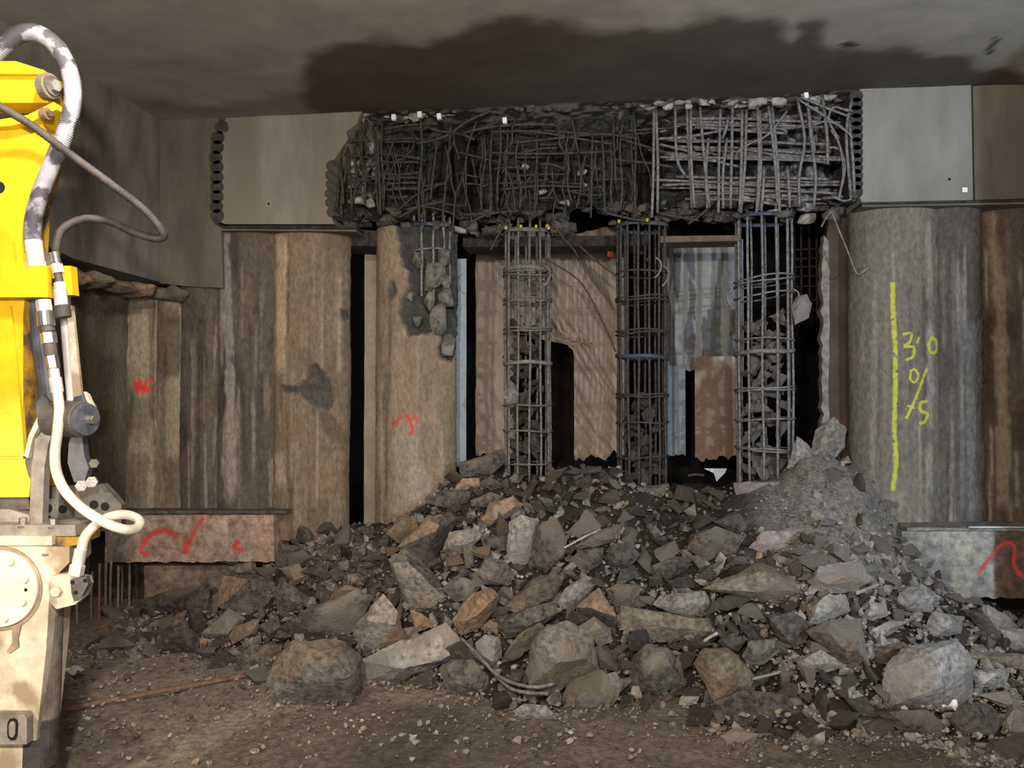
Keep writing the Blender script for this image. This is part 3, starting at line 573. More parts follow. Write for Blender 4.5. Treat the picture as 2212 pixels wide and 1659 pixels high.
while i < len(stR):
    a, b, c_, d = stR[i]; pts = [(a, b)]
    while i+1 < len(stR) and stR[i+1][0] == c_ and stR[i+1][1] == d: pts.append((c_, d)); i += 1; c_, d = stR[i][2:]
    if len(pts) == 1: pts.append(((a+c_)/2+rr.uniform(-5,5), (b+d)/2))
    pts.append((c_, d)); bar('stirrup', pts, .0145, rr.uniform(-.08, .0), M_bar, dys=[.05]+[0]*(len(pts)-2)+[.06]); i += 1
for pts in [[(1725,215),(1780,250),(1830,285),(1842,300)],[(1700,240),(1660,290),(1620,310),(1590,330)],[(1795,280),(1812,310),(1822,370),(1812,430)],[(1822,236),(1800,232),(1790,260),(1812,300)],[(1790,320),(1800,318),(1810,322)],[(1730,210),(1790,235),(1830,250)],[(1800,425),(1822,434),(1840,430)],[(1755,270),(1790,262),(1820,275)]]:
    bar('bent_bar', pts, .011, -.05, M_bar)
for pts in [[(1797,455),(1785,470),(1774,490)],[(1795,455),(1810,492),(1830,540),(1846,582),(1856,592),(1880,575)],[(1200,430),(1195,470),(1210,505),(1240,540),(1250,560)],[(1180,560),(1230,590),(1262,620),(1300,690),(1330,760)],[(1250,530),(1290,565),(1335,600)],[(1100,470),(1075,510),(1060,540)]]:
    bar('hanging_bar', pts, .009, -.02, M_bar if pts[0][0] > 1500 else M_barD)
for i in range(60):                                        # thin ties and wires in the shaded middle and left
    u = rr.choice([rr.uniform(735, 1000), rr.uniform(1000, 1420)]); v = rr.uniform(265, 380); L_ = rr.uniform(50, 130); t = rr.uniform(-30, 30)
    bar('tie_wire', [(u, v), (u+t*.4+rr.uniform(-8,8), v+L_*.4), (u+t*.6+rr.uniform(-8,8), v+L_*.7), (u+t, min(v+L_, 480))], rr.uniform(.006,.0095), rr.uniform(-.05,.25), M_barD)
for i in range(34):
    u = rr.uniform(740, 1380); v = rr.uniform(262, 470); L_ = rr.uniform(40, 120); s_ = rr.uniform(-.3, .3)
    bar('main_bar', [(u, v), (u+L_*.5, v+L_*.5*s_+rr.uniform(-5,5)), (u+L_, v+L_*s_)], rr.uniform(.009,.013), rr.uniform(.0,.25), M_barD)
for i in range(46):
    u = rr.choice([rr.uniform(735, 970), rr.uniform(1380, 1840), rr.uniform(1380, 1840)])
    chunk('hanging_lump', u, 238-(u-740)*.04+rr.uniform(-2, 26), rr.uniform(.03, .065), W+rr.uniform(.1, .3), M_lump, db, seed=i*7)
for (u, v) in [(1093,492),(1125,489),(1158,489),(1182,488),(1185,492),(1398,475),(1337,478)]:
    prism('yellow_tape', [PY(u-2,v-4,W+.02), PY(u+3,v-3,W+.02), PY(u+2,v+4,W+.02), PY(u-3,v+3,W+.02)], np.array([0,.03,0]), mat('yellow_tape', lin(190,170,50), lin(150,134,40), 9, .6, 0), db)

# ---------------------------------------------------------------- bare pile cages
M_band = mat('flat_band_steel', lin(130,126,124), lin(90,84,80), 20, .6, .2, 80)
M_blue = mat('blue_band', lin(56,74,118), lin(50,58,84), 12, .6, .1)
def cage(uc, hw, v0, v1, hoops, bands, label, Y=W+.4, nb=12, ph=0., r=.0125, m=M_bar, partial=None):
    c0 = PY(uc, v1+25, Y); c1 = PY(uc, v0, Y); R = hw/F*np.linalg.norm(c0[:2])*.985
    cg = empty('rebar_cage', c0, label, 'rebar cage')
    for i in range(nb):
        a = 2*math.pi*(i+ph)/nb; x = c0[0]+R*math.cos(a); y = Y+R*math.sin(a)
        if partial and not (partial[0] < proj([[x, y, c1[2]]])[0][0] < partial[1]): continue
        zt = np.linspace(c0[2], c1[2], 7); P = [(x+rr.uniform(-.006,.006), y+rr.uniform(-.006,.006), z) for z in zt]
        tube('upright_bar', smoothpath(P, 2), r, m, cg, 8)
    def ring(v, rad, th, tilt, name, m, band=False):
        z = PY(uc, v, Y)[2]; aa = np.linspace(0, 2*math.pi, 40, endpoint=False)
        P = np.stack([c0[0]+rad*np.cos(aa), Y+rad*np.sin(aa), z+tilt*np.cos(aa)+.006*np.sin(3*aa+v)], 1)
        if band:
            VV = np.concatenate([P*[1,1,1]+[0,0,-band/2], P+[0,0,band/2], (P-[c0[0],Y,0])*[.97,.97,1]+[c0[0],Y,band/2], (P-[c0[0],Y,0])*[.97,.97,1]+[c0[0],Y,-band/2]])
            Fc = [[k*40+j, k*40+(j+1) % 40, ((k+1) % 4)*40+(j+1) % 40, ((k+1) % 4)*40+j] for k in range(4) for j in range(40)]
            return mk(name, VV, Fc, m, cg)
        return tube(name, P, th, m, cg, 6, True)
    for v, t in hoops: ring(v, R*1.04+.008, .0095, t, 'hoop', m)
    for v, t, bm_ in bands: ring(v, R*1.05+.014, 0, t, 'flat_band', bm_, .036)
    return cg, c0, R
g1, c1_, R1 = cage(1140, 49, 480, 1040, [(592,.01),(600,-.01),(648,.0),(655,.01),(712,.0),(718,.01),(875,0),(930,-.005),(1000,.01)], [(505,0,M_band),(585,0,M_band),(785,0,M_band)], 'leftmost fully bared rebar cage, standing just right of the tan fabric panel', ph=.35, m=mat('rebar_steel_mid', lin(118,112,106), lin(74,66,60), 30, .7, .35, 120, dist=.004))
g2, c2_, R2 = cage(1388, 52, 470, 1035, [(592,.0),(645,.01),(652,0),(716,0),(722,.012),(852,0),(857,.004),(912,0),(985,.01)], [(492,0,mat('blue_grey_band', lin(74,88,108), lin(60,64,70), 12, .6, .1)),(772,-.012,M_blue)], 'middle rebar cage, brownish and dim, with a blue band at mid height', ph=.1, m=M_barD, nb=14)
g3, c3_, R3 = cage(1653, 56, 455, 1035, [(603,.03),(612,.03),(640,.03),(735,-.005),(838,.012),(843,.01),(905,.012),(968,-.01),(972,-.03)], [(474,.0,M_blue),(762,.01,M_band)], 'right rebar cage, pale and cool-lit, under the blue ring', ph=.55)
g0, c0_, R0 = cage(932, 40, 470, 620, [(545,0)], [(492,0,M_blue)], 'partly bared rebar cage with a blue ring inside the top of the half-broken pile', Y=W+.3, nb=10, partial=(890, 975))
for g, u, v, s in [(g1,1082,590,-1),(g1,1180,590,1),(g2,1420,572,1),(g2,1436,590,1),(g3,1580,640,-1),(g3,1718,640,1)]:
    bar('spacer_hook', [(u-s*4, v-16), (u+s*6, v-8), (u+s*8, v+6), (u+s*2, v+20), (u-s*6, v+28)], .009, .1, M_band, g)
# second faint grid deep in the right gap and red tag strip
dg = empty('rebar_cage', PY(1740, 760, W+1.9), 'dim rebar grid deep in the black gap right of the cool-lit cage', 'rebar cage')
for u in (1716,1730,1748,1764): tube('upright_bar', [PY(u, 470, W+1.9), PY(u+1, 700, W+1.9)], .014, M_barD, dg, 6)
for v in (540,560,578,598,620,650): tube('hoop', [PY(1706, v, W+1.87), PY(1775, v-3, W+1.87)], .011, M_barD, dg, 6)
o = prism('red_tag', [PY(1312,528,W+.9), PY(1324,528,W+.9), PY(1324,556,W+.9), PY(1312,554,W+.9)], np.array([0,.01,0]), mat('dull_red', lin(150,52,44), lin(120,40,36), 6, .8, 0)); tag(o, 'dull red tag strip left of the top of the middle cage', 'tag')

# ---------------------------------------------------------------- rubble heap
ut = [60,140,200,300,400,480,560,620,700,760,830,900,985,1060,1140,1200,1260,1330,1400,1450,1520,1600,1680,1730,1800,1870,1920,1960,2010,2080,2212,2400]
vt_ = [1352,1345,1335,1300,1285,1268,1225,1170,1135,1122,1118,1085,1010,1000,1030,1000,1000,1000,1042,1052,1040,1045,1030,985,975,1010,1085,1140,1200,1270,1330,1340]
ub = [60,140,300,480,600,780,900,1000,1150,1300,1450,1550,1750,1950,2100,2212,2400]
vb_ = [1400,1400,1412,1430,1490,1480,1475,1500,1550,1540,1510,1580,1600,1575,1640,1665,1680]
vtop = lambda u: np.interp(u, ut, vt_); vtoe = lambda u: np.interp(u, ub, vb_)
def camc(p): d = np.asarray(p)-CAM; return d@FW, d@UP
def surf(u, v):
    T = PZ(u, vtoe(u), 0.0); H = PY(u, vtop(u), W-.02)
    if v >= vtoe(u): return PZ(u, v, 0.0)
    (dT, yT), (dH, yH) = camc(T), camc(H); s = (CY-v)/F
    den = (yH-yT)-s*(dH-dT); lam = (s*dT-yT)/den if abs(den) > 1e-6 else 0
    return T+(H-T)*min(max(lam, 0), 1.02)
us = np.arange(40, 2420, 9.); ts = np.linspace(0, 1, 52)
P = []
for u in us:
    T = PZ(u, vtoe(u)+6, -.03); H = PY(u, vtop(u), W-.02)
    col_ = [T+(H-T)*t for t in ts]+[H+np.array([0, y, .02 if y < .3 else -.05]) for y in (.15,.35,.6,.9,1.3)]
    P += col_
P = np.array(P); nz = len(ts)+5; U, V = proj(P)
P[:, 2] += (fbm(P, 3.5, 3, 2)-.5)*.12 - .05*sstep(-U, -1640, -1560) + (np.abs(fbm(P, 11, 3, 6)-.5))*.10 - .05 + (fbm(P, 30, 2, 8)-.5)*.03
n = fbm(P, 7, 4, 1); c = np.outer(np.ones(len(P)), lin(70,62,56))*(.5+.7*n)[:, None]  # dark base paints the shade in gaps between stones
s = (sstep(U, 1580, 1700)*sstep(-V, -1300, -1180))[:, None]*.9; c = c*(1-s)+s*np.array(lin(156,150,146))*(.8+.4*n)[:, None]
s = (sstep(-np.hypot((U-720)/110, (V-1190)/75), -1.2, -.6))[:, None]*.8; c = c*(1-s)+s*np.array(lin(128,114,102))*(.7+.5*n)[:, None]
hb = mk('rubble_bed', P, gridf(len(us), nz)[:, ::-1], mat('rubble_bed_dirt', (1,1,1), attr=True, scale=30, bump=1, bscale=50, rough=.95, dist=.03), None, col=c, smooth=True)
tag(hb, 'fine crushed concrete and dust bed the boulders of the heap lie in', 'rubble', kind='stuff')
# gravel
def chunkt(seed):
    bm = bmesh.new(); r = np.random.default_rng(seed)
    for p in r.uniform(-1, 1, (12, 3)): bm.verts.new(tuple(p*[1,.8,.75]))
    q = bmesh.ops.convex_hull(bm, input=bm.verts); lo = [v for v in bm.verts if not v.link_faces]
    bmesh.ops.delete(bm, geom=list(set(lo)|{g for g in q['geom_interior'] if isinstance(g, bmesh.types.BMVert)}), context='VERTS'); bm.verts.index_update()
    return bm
def gravel(name, pts, sizes, m, label, cols=None, parent=None, tmpl=None):
    if tmpl:
        pts = np.array(pts); sizes = np.array(sizes); VV = []; FF = []; CC = []; o_ = 0; r = np.random.default_rng(3)
        for t in range(tmpl):
            b = chunkt(t+60); IV = np.array([v.co[:] for v in b.verts]); IF = np.array([[v.index for v in f.verts] for f in b.faces]); b.free()
            for i in range(t, len(pts), tmpl):
                e = r.normal(size=(3,3)); qq, _ = np.linalg.qr(e); VV.append(IV@qq*sizes[i]+pts[i]); FF.append(IF+o_); o_ += len(IV); CC.append(np.repeat(cols[i][None], len(IV), 0))
        o = mk(name, np.vstack(VV), np.vstack(FF), m, parent, col=np.vstack(CC), smooth=False); tag(o, label, 'gravel', kind='stuff'); return o
    ico = bmesh.new(); bmesh.ops.create_icosphere(ico, subdivisions=1, radius=1); ico.verts.index_update()
    IV = np.array([v.co[:] for v in ico.verts]); IF = np.array([[v.index for v in f.verts] for f in ico.faces]); ico.free()
    n = len(pts); r = np.random.default_rng(5); J = IV[None]*(1+r.uniform(-.38, .38, (n, len(IV), 1)))*r.uniform(.55, 1.25, (n, 1, 3))
    a = r.uniform(0, 6.28, n); b = r.uniform(-.7, .7, n); ca, sa, cb, sb = np.cos(a), np.sin(a), np.cos(b), np.sin(b)
    x = J[..., 0]*ca[:, None]-J[..., 1]*sa[:, None]; y = J[..., 0]*sa[:, None]+J[..., 1]*ca[:, None]; z = J[..., 2]*.75
    y2 = y*cb[:, None]-z*sb[:, None]; z2 = y*sb[:, None]+z*cb[:, None]
    Vv = np.stack([x, y2, z2], -1)*np.asarray(sizes)[:, None, None]+np.asarray(pts)[:, None, :]
    Fc = (IF[None]+np.arange(n)[:, None, None]*len(IV)).reshape(-1, 3)
    if cols is None:
        base = np.array([lin(134,122,108), lin(112,102,92), lin(150,140,128), lin(96,84,74), lin(150,118,88)]); cols = base[r.choice(5, n, p=[.3,.28,.17,.17,.08])]*r.uniform(.8, 1.2, (n, 1))
    cc = np.repeat(cols, len(IV), 0)
    o = mk(name, Vv.reshape(-1, 3), Fc, m, parent, col=cc, smooth=False); tag(o, label, 'gravel', kind='stuff'); return o
M_gr = mat('gravel_stone', (1,1,1), attr=True, scale=30, bump=.3, bscale=90, rough=.95)
pts = []; sz = []
r5 = random.Random(11)
while len(pts) < 8000:
    u = r5.uniform(130, 2300); lo, hi = vtop(u), vtoe(u)
    v = lo+(hi+10-lo)*r5.random(); p = surf(u, v)
    dust = (u > 1600 and v < 1260) or (u < 860 and u > 600 and v < 1270)
    s = (.004+.016*r5.random()**2.5) if dust else (.005+.02*r5.random()**2)
    if u > 1800 and 1100 < v < 1300: s *= 1.5
    p = p+np.array([r5.uniform(-.02,.02), .02, s*.3-(.035 if u < 1600 else 0)]); pts.append(p); sz.append(s)
gravel('heap_gravel', pts, sz, M_gr, 'crushed stone and concrete crumbs filling the gaps of the heap')
pts = []; sz = []
while len(pts) < 2600:
    u = r5.uniform(60, 2260); v = vtoe(u)-12+(1700-vtoe(u))*r5.random()**1.5
    if r5.random() < sstep(np.array(v), 1560, 1660)*.75: continue
    if u > 700 and r5.random() < .35: continue
    s = .004+.020*r5.random()**4; pts.append(PZ(u, v, s*.2)); sz.append(s)
gravel('floor_gravel', pts, sz, M_gr, 'loose pebbles and chips scattered on the dirt floor')
# hero stones: outline in the photograph's pixels, placed at its own spot on the heap with its own depth
def hero(poly, mt, label, m2=None, side='l', th=.75, dist=None, Y=None, cat='stone', name='boulder', lean=0, parent=None, cuts=2):
    poly = np.array(poly, float); poly = poly.mean(0)+(poly-poly.mean(0))*1.07; cu, cv = poly.mean(0); vb = poly[:, 1].max()
    D = None
    if Y is not None: c = PY(cu, cv, Y); D = camc(c)[0]
    elif dist: D = dist
    else:
        if vb > vtoe(cu)-14: D = camc(PZ(cu, max(vb-6, 900), 0))[0]+.04
        else: D = camc(surf(cu, cv))[0]
    ext = (poly.max(0)-poly.min(0))/F*D; T = th*min(ext); seed = int(cu*7+cv)
    r = np.random.default_rng(seed); pts = []
    off = T*.35 if (Y is None and vb > vtoe(cu)-14) else -T*.42
    mk3 = lambda q, dd: PD(q[0], q[1], D+off+dd)
    for q in poly: pts.append(mk3(q, r.uniform(-.12, .12)*T))
    cen = np.array([cu, cv])
    sel = r.permutation(len(poly))[:max(3, len(poly)//2+1)]
    fr = cen+(poly[sel]-cen)*r.uniform(.25, .8, (len(sel), 1))+np.array([r.uniform(-.08,.08), -r.uniform(0,.14)])*(poly.max(0)-poly.min(0))
    for q in fr: pts.append(mk3(q, -T*r.uniform(.3, .55)))
    for q in cen+(poly-cen)*.7: pts.append(mk3(q, T*r.uniform(.4, .6)))
    sd = {'l': -RT, 'r': RT, 't': UP, 'b': -UP, 'f': -FW, 'tl': UP-RT, 'tr': UP+RT, 'bl': -UP-RT, 'br': RT-UP}[side]; sd = sd/np.linalg.norm(sd)
    size = float(np.mean(ext)); cp = np.mean(pts, 0)
    Vv, Fc, ix = hullmesh(pts, 3 if size > .24 else cuts, .034, size, seed, (lambda nrm: 1 if nrm@sd > .35 else 0) if m2 else None)
    o = mk(name, Vv, Fc, [RM[mt], RM[m2 or mt]], parent, smooth=True, mi=ix, sharp=.42)
    if label: tag(o, label, cat)
    return o
H = []
def h(poly, mt, label, **k): H.append(np.array(poly, float)); return hero(poly, mt, label, **k)
h([(288,1305),(371,1274),(417,1275),(384,1315),(325,1336)],'D','flat grey slab lying below the left footing, behind the small dark boulder')
h([(386,1308),(440,1262),(452,1266),(456,1335),(394,1338)],'D','upright dark stone with a square top beside the flat slab under the left footing')
h([(458,1290),(472,1280),(470,1330),(456,1335)],'B','narrow brown stone wedged left of the green boulder with tan side')
h([(471,1308),(483,1246),(549,1242),(589,1259),(587,1298),(536,1335),(503,1315)],'G','green-grey boulder with a tan left face at the right end of the left footing',m2='T',side='l')
h([(592,1282),(608,1256),(668,1292),(648,1322),(605,1328)],'G','rough green-grey stone right of the boulder with tan left face')
h([(437,1368),(493,1315),(529,1338),(500,1378),(457,1378)],'P','pale grey triangular stone leaning behind the orange-tan chunk')
h([(496,1378),(506,1355),(559,1338),(552,1371),(503,1391)],'T','orange-tan chunk with ribbed face left of the dark pyramid of stones')
h([(338,1394),(348,1361),(394,1351),(427,1374),(424,1407),(397,1419),(351,1414)],'D','small dark blue-grey boulder standing alone on the dirt at left',m2='G',side='l',th=.9)
h([(618,1348),(681,1308),(764,1279),(797,1292),(764,1361),(731,1381),(635,1378)],'G','long dark speckled slab lying behind the big front-left boulder')
h([(579,1463),(608,1414),(635,1386),(731,1386),(773,1424),(773,1480),(754,1513),(698,1523),(622,1535),(595,1510)],'G','big rounded green-grey boulder at the front left edge of the heap',m2='B',side='tl',th=.9,cuts=3)
h([(764,1358),(827,1287),(864,1335),(872,1376),(808,1406),(775,1387)],'P','pointed pyramid stone with tan lower face behind the long pale slab',m2='T',side='br')
h([(196,1361),(229,1348),(239,1368),(222,1381)],'T','small yellowish stone on the dirt below the exposed footing bars')
h([(562,1351),(599,1330),(612,1361),(582,1381)],'D','small dark stone right of the orange-tan ribbed chunk')
h([(513,1421),(542,1394),(608,1394),(592,1437),(536,1440)],'B','low flat brown slab left of the big rounded front boulder',th=.4)
h([(595,1209),(608,1176),(645,1183),(638,1223),(602,1229)],'G','green-grey stone resting against the right end of the left footing')
h([(608,1229),(645,1218),(663,1252),(635,1264)],'T','orange stone just below the green stone at the end of the left footing')
h([(711,1298),(724,1275),(747,1264),(780,1275),(747,1289)],'T','thin tan flake on top of the long dark speckled slab')
h([(478,1214),(505,1204),(548,1206),(520,1222)],'D','thin dark slab poking from under the left footing')
h([(496,1226),(549,1206),(554,1240),(500,1247)],'O','olive block behind the boulder with tan left face')
h([(780,1425),(894,1371),(958,1350),(1001,1395),(962,1432),(909,1451),(827,1483),(790,1473)],'L','long pale tilted slab at the front, right of the big rounded boulder',th=.7,cuts=3)
h([(842,1212),(876,1189),(936,1238),(965,1301),(943,1324),(883,1313),(861,1257)],'P','long grey slab leaning steeply with green top edge',m2='G',side='tr',th=.6)
h([(980,1339),(1021,1283),(1059,1272),(1076,1287),(1066,1320),(1036,1354),(999,1371)],'T','oval salmon-tan stone above the right tip of the long pale slab')
h([(864,1182),(924,1118),(969,1109),(988,1122),(958,1167),(939,1204),(909,1216)],'D','large wedge with bright tan left face and dark right face high on the heap',m2='T',side='l',th=.9)
h([(836,1152),(864,1118),(898,1115),(900,1144),(864,1171)],'T','orange-tan stone at the foot of the half-broken pile')
h([(1042,1122),(1059,1088),(1107,1073),(1128,1092),(1096,1118),(1059,1135)],'T','tan slab pointing right, below the leftmost bare cage')
h([(982,1057),(999,1034),(1033,1034),(1038,1051),(1000,1060)],'T','small tan stone near the top right of the half-broken pile foot')
h([(1018,1081),(1059,1064),(1085,1072),(1055,1096),(1021,1092)],'B','flat brown stone just above the tan slab under the leftmost cage')
h([(924,1085),(962,1059),(1018,1060),(1007,1085),(962,1096)],'D','flat dark speckled slab by the foot of the half-broken pile')
h([(1036,1044),(1059,1029),(1089,1051),(1060,1059)],'D','dark stone left of the foot of the leftmost bare cage')
h([(992,1000),(1030,985),(1084,972),(1088,1000),(1060,1022),(1000,1030)],'D','dark slab leaning left of the leftmost bare cage',)
h([(1096,1204),(1102,1130),(1126,1116),(1162,1126),(1158,1189),(1141,1212),(1115,1219)],'L','tall pale stone with white mortar patches in the middle of the heap',th=.9)
h([(1145,1219),(1167,1137),(1201,1122),(1223,1167),(1216,1204),(1182,1238)],'D','dark upright stone right of the tall pale stone with white patches')
h([(958,1189),(973,1152),(1025,1143),(1040,1159),(1018,1182),(984,1204)],'P','brownish stone with pale top left of the tall pale stone')
h([(1040,1159),(1096,1159),(1089,1189),(1048,1182)],'D','small dark stone directly left of the tall pale stone',)
h([(1000,1180),(1020,1176),(1024,1222),(1006,1228)],'B','narrow upright brown stone below the pale-topped brownish stone')
h([(1036,1242),(1048,1204),(1089,1212),(1111,1242),(1096,1264),(1048,1260)],'G','green-grey stone below the tall pale stone')
h([(958,1272),(988,1245),(1025,1257),(1021,1290),(984,1298)],'G','grey stone right of the steeply leaning slab')
h([(1090,1312),(1150,1253),(1200,1240),(1210,1262),(1190,1300),(1130,1326)],'B','brownish upper stone of the pair in the middle of the heap',m2='T',side='bl')
h([(1078,1354),(1100,1330),(1186,1300),(1206,1322),(1130,1373),(1093,1376)],'G','blue-grey lower stone of the pair in the middle of the heap')
h([(1205,1301),(1223,1268),(1257,1251),(1283,1264),(1261,1298),(1235,1320)],'P','grey and whitish stone left of the tan-topped wedge')
h([(1248,1313),(1294,1273),(1317,1305),(1332,1339),(1328,1369),(1283,1328)],'D','tan-topped wedge with dark right side near the centre right',m2='T',side='tl')
h([(1253,1354),(1283,1333),(1317,1358),(1321,1384),(1294,1393),(1264,1376)],'P','grey rounded stone on top of the big pale front boulder')
h([(1137,1451),(1149,1391),(1182,1358),(1223,1346),(1276,1369),(1283,1410),(1289,1444),(1238,1470),(1182,1498),(1145,1481)],'P','big pale grey boulder at the front centre of the heap',m2='O',side='b',th=.8,cuts=3)
h([(1029,1391),(1048,1373),(1078,1376),(1083,1417),(1066,1438),(1036,1425)],'L','round grey stone above the bent bars')
h([(1085,1429),(1119,1376),(1164,1348),(1180,1361),(1156,1391),(1119,1421)],'O','thin tan wedge left of the big pale front boulder')
h([(952,1444),(977,1427),(1021,1429),(1053,1462),(1051,1492),(1007,1507),(969,1492)],'G','blocky stone left of the bent bars at the front',m2='B',side='l')
h([(1221,1496),(1235,1462),(1298,1449),(1322,1481),(1335,1507),(1283,1537),(1223,1533)],'G','front stone with tan left face and blue-grey right side below the big pale boulder',m2='O',side='tl')
h([(1111,1537),(1134,1522),(1178,1524),(1195,1541),(1186,1559),(1141,1559)],'L','small pale oblong stone on the floor in front of the bent bars')
h([(1283,1402),(1298,1391),(1330,1417),(1335,1450),(1294,1440)],'D','stone with a tan left strip right of the big pale front boulder',m2='O',side='l')
h([(887,1320),(909,1324),(943,1348),(898,1365)],'T','orange shard between the pyramid stone and the long pale slab')
h([(1040,1358),(1059,1339),(1078,1350),(1074,1369)],'T','small orange stone right of the oval salmon-tan stone')
h([(1309,1460),(1330,1452),(1346,1476),(1336,1500),(1318,1492)],'L','small grey stone right of the front stone with tan left face')
h([(1343,1361),(1347,1310),(1429,1324),(1527,1340),(1556,1373),(1507,1373),(1425,1385),(1364,1365)],'O','long tan-grey slab lying flat right of the tan-topped wedge',th=.8)
h([(1413,1307),(1429,1287),(1519,1279),(1536,1307),(1515,1332),(1446,1320)],'P','grey slab resting on the long tan-grey slab')
h([(1523,1271),(1581,1246),(1642,1222),(1712,1246),(1746,1285),(1683,1307),(1609,1287)],'O','broad flat olive slab with a peaked top right of centre',th=.7)
h([(1503,1434),(1523,1406),(1568,1404),(1593,1422),(1626,1459),(1626,1488),(1589,1500),(1548,1520),(1527,1483)],'O','big olive-tan boulder at the front right of centre',m2='T',side='bl',cuts=3)
h([(1360,1463),(1372,1422),(1396,1393),(1442,1398),(1466,1430),(1478,1479),(1421,1496),(1364,1488)],'G','dark boulder with grey lower face left of the big olive-tan boulder')
h([(1544,1520),(1609,1492),(1691,1500),(1765,1553),(1724,1574),(1650,1553),(1589,1574)],'D','low wide dark slab below the big olive-tan boulder',th=.5)
h([(1560,1590),(1585,1574),(1638,1586),(1626,1606),(1577,1614)],'P','small grey stone in front of the low wide dark slab')
h([(1744,1307),(1789,1285),(1826,1291),(1834,1320),(1773,1348),(1748,1344)],'L','pale stone with a tan left side right of the peaked olive slab',m2='O',side='l')
h([(1658,1332),(1712,1324),(1753,1352),(1736,1389),(1716,1402),(1683,1381)],'D','dark brown stone below the peaked olive slab')
h([(1724,1426),(1773,1406),(1826,1438),(1785,1451),(1730,1448)],'P','flat pointed grey stone left of the huge right boulder')
h([(1605,1418),(1622,1385),(1671,1381),(1683,1406),(1646,1434),(1622,1443)],'G','grey stone upper right of the big olive-tan boulder')
h([(1552,1385),(1581,1369),(1613,1381),(1593,1406),(1568,1402)],'D','dark stone just above the big olive-tan boulder')
h([(1413,1222),(1462,1203),(1495,1209),(1482,1230),(1446,1250),(1421,1242)],'D','dark oval stone right of centre, left of the peaked olive slab')
h([(1311,1201),(1327,1176),(1364,1176),(1380,1201),(1356,1226),(1319,1226)],'D','rounded dark stone below the right of the middle cage')
h([(1233,1209),(1253,1189),(1302,1185),(1298,1217),(1266,1234)],'D','round dark stone under the thin pale rod')
h([(1233,1185),(1290,1148),(1335,1136),(1339,1164),(1282,1181)],'B','brown slab directly behind the thin pale rod')
h([(1311,1275),(1335,1262),(1380,1267),(1376,1307),(1335,1324)],'B','reddish brown block above the left end of the long tan-grey slab',m2='T',side='t')
h([(1487,1185),(1495,1156),(1548,1140),(1605,1160),(1585,1193),(1527,1209)],'B','broad brown slab above the peaked olive slab')
h([(1544,1127),(1589,1107),(1634,1136),(1601,1156)],'D','dark slab high on the heap below the right cage')
h([(1747,1256),(1773,1223),(1857,1215),(1875,1256),(1850,1274),(1776,1281)],'P','wide grey slab right of the peak of the olive slab',m2='L',side='t')
h([(1747,1366),(1795,1340),(1857,1340),(1875,1435),(1835,1450),(1806,1417)],'B','large brown-grey block left of the huge right boulder',m2='P',side='r')
h([(1916,1527),(1916,1454),(1952,1406),(2022,1391),(2066,1391),(2096,1439),(2094,1516),(2041,1531),(1967,1531)],'L','huge rough grey boulder at the lower right',m2='P',side='l',th=.9,cuts=3)
h([(1883,1402),(1949,1388),(1967,1402),(1930,1432),(1894,1432)],'B','flat brown stone on the upper left of the huge right boulder')
h([(2004,1351),(2015,1322),(2081,1333),(2074,1369),(2007,1380)],'L','square pale block above the huge right boulder')
h([(1879,1362),(1923,1340),(1963,1344),(1930,1369),(1890,1388)],'L','pale jagged stone left of the square pale block')
h([(1864,1333),(1879,1303),(1912,1303),(1916,1329),(1886,1340)],'L','small pale stone above the large brown-grey block')
h([(1932,1300),(1960,1270),(1990,1262),(2030,1290),(2010,1320),(1960,1322)],'L','rounded pale stone group piece below the right footing corner')
h([(2081,1318),(2114,1318),(2165,1380),(2143,1391)],'D','dark leaning slab above the pale yellow slab at far right')
h([(2121,1303),(2173,1329),(2202,1358),(2165,1380),(2129,1336)],'L','pale blue-grey leaning slab at the far right',th=.5)
h([(2165,1362),(2230,1358),(2240,1413),(2180,1402)],'L','pale greenish block cut by the right frame edge')
h([(2088,1421),(2103,1408),(2240,1417),(2240,1457),(2173,1439)],'O','flat yellowish slab right of the huge boulder',th=.6)
h([(2099,1450),(2184,1443),(2169,1483),(2114,1490)],'L','grey stone under the flat yellowish slab')
h([(2052,1557),(2077,1524),(2132,1524),(2165,1553),(2151,1593),(2077,1597)],'D','dark round boulder below the huge right boulder')
h([(1894,1538),(2004,1535),(2048,1579),(2022,1604),(1949,1579)],'D','dark low slab at the foot of the huge right boulder')
h([(2114,1501),(2173,1490),(2206,1520),(2187,1538)],'P','grey stone at far right below the yellowish slab')
h([(2165,1564),(2187,1524),(2230,1542),(2230,1590),(2180,1595)],'P','grey stone at the lower right frame edge')
h([(1620,1182),(1648,1150),(1735,1143),(1700,1182),(1655,1192)],'K','pale pinkish stone face half buried under the dust bank',th=.5)
h([(1747,1000),(1765,932),(1800,905),(1825,925),(1822,965),(1790,1002)],'P','pale disc-shaped slab standing at the foot of the dark right gap',th=.45,Y=W+.2)
h([(1702,1010),(1722,945),(1748,962),(1762,1000),(1730,1020)],'L','pale pointed slab leaning right of the cool-lit cage foot',th=.6,Y=W+.15)
h([(1712,660),(1722,642),(1742,637),(1752,655),(1745,685),(1718,699)],'L','pale concrete disc fragment stuck to the right side of the cool-lit cage',th=.6,Y=W+.3,name='disc_fragment')
h([(1086,858),(1092,842),(1108,838),(1120,850),(1116,868),(1098,874)],'P','grey concrete lump stuck on the left of the leftmost cage',th=.8,Y=W+.15,name='concrete_lump')
h([(1352,1050),(1440,1048),(1446,1075),(1400,1100),(1350,1092)],'B','concrete stump of the pile under the middle cage',Y=W+.12,name='pile_stump')
h([(1590,1046),(1712,1040),(1730,1100),(1660,1120),(1600,1095)],'P','dust-covered concrete stump under the right cage',Y=W+.14,name='pile_stump')
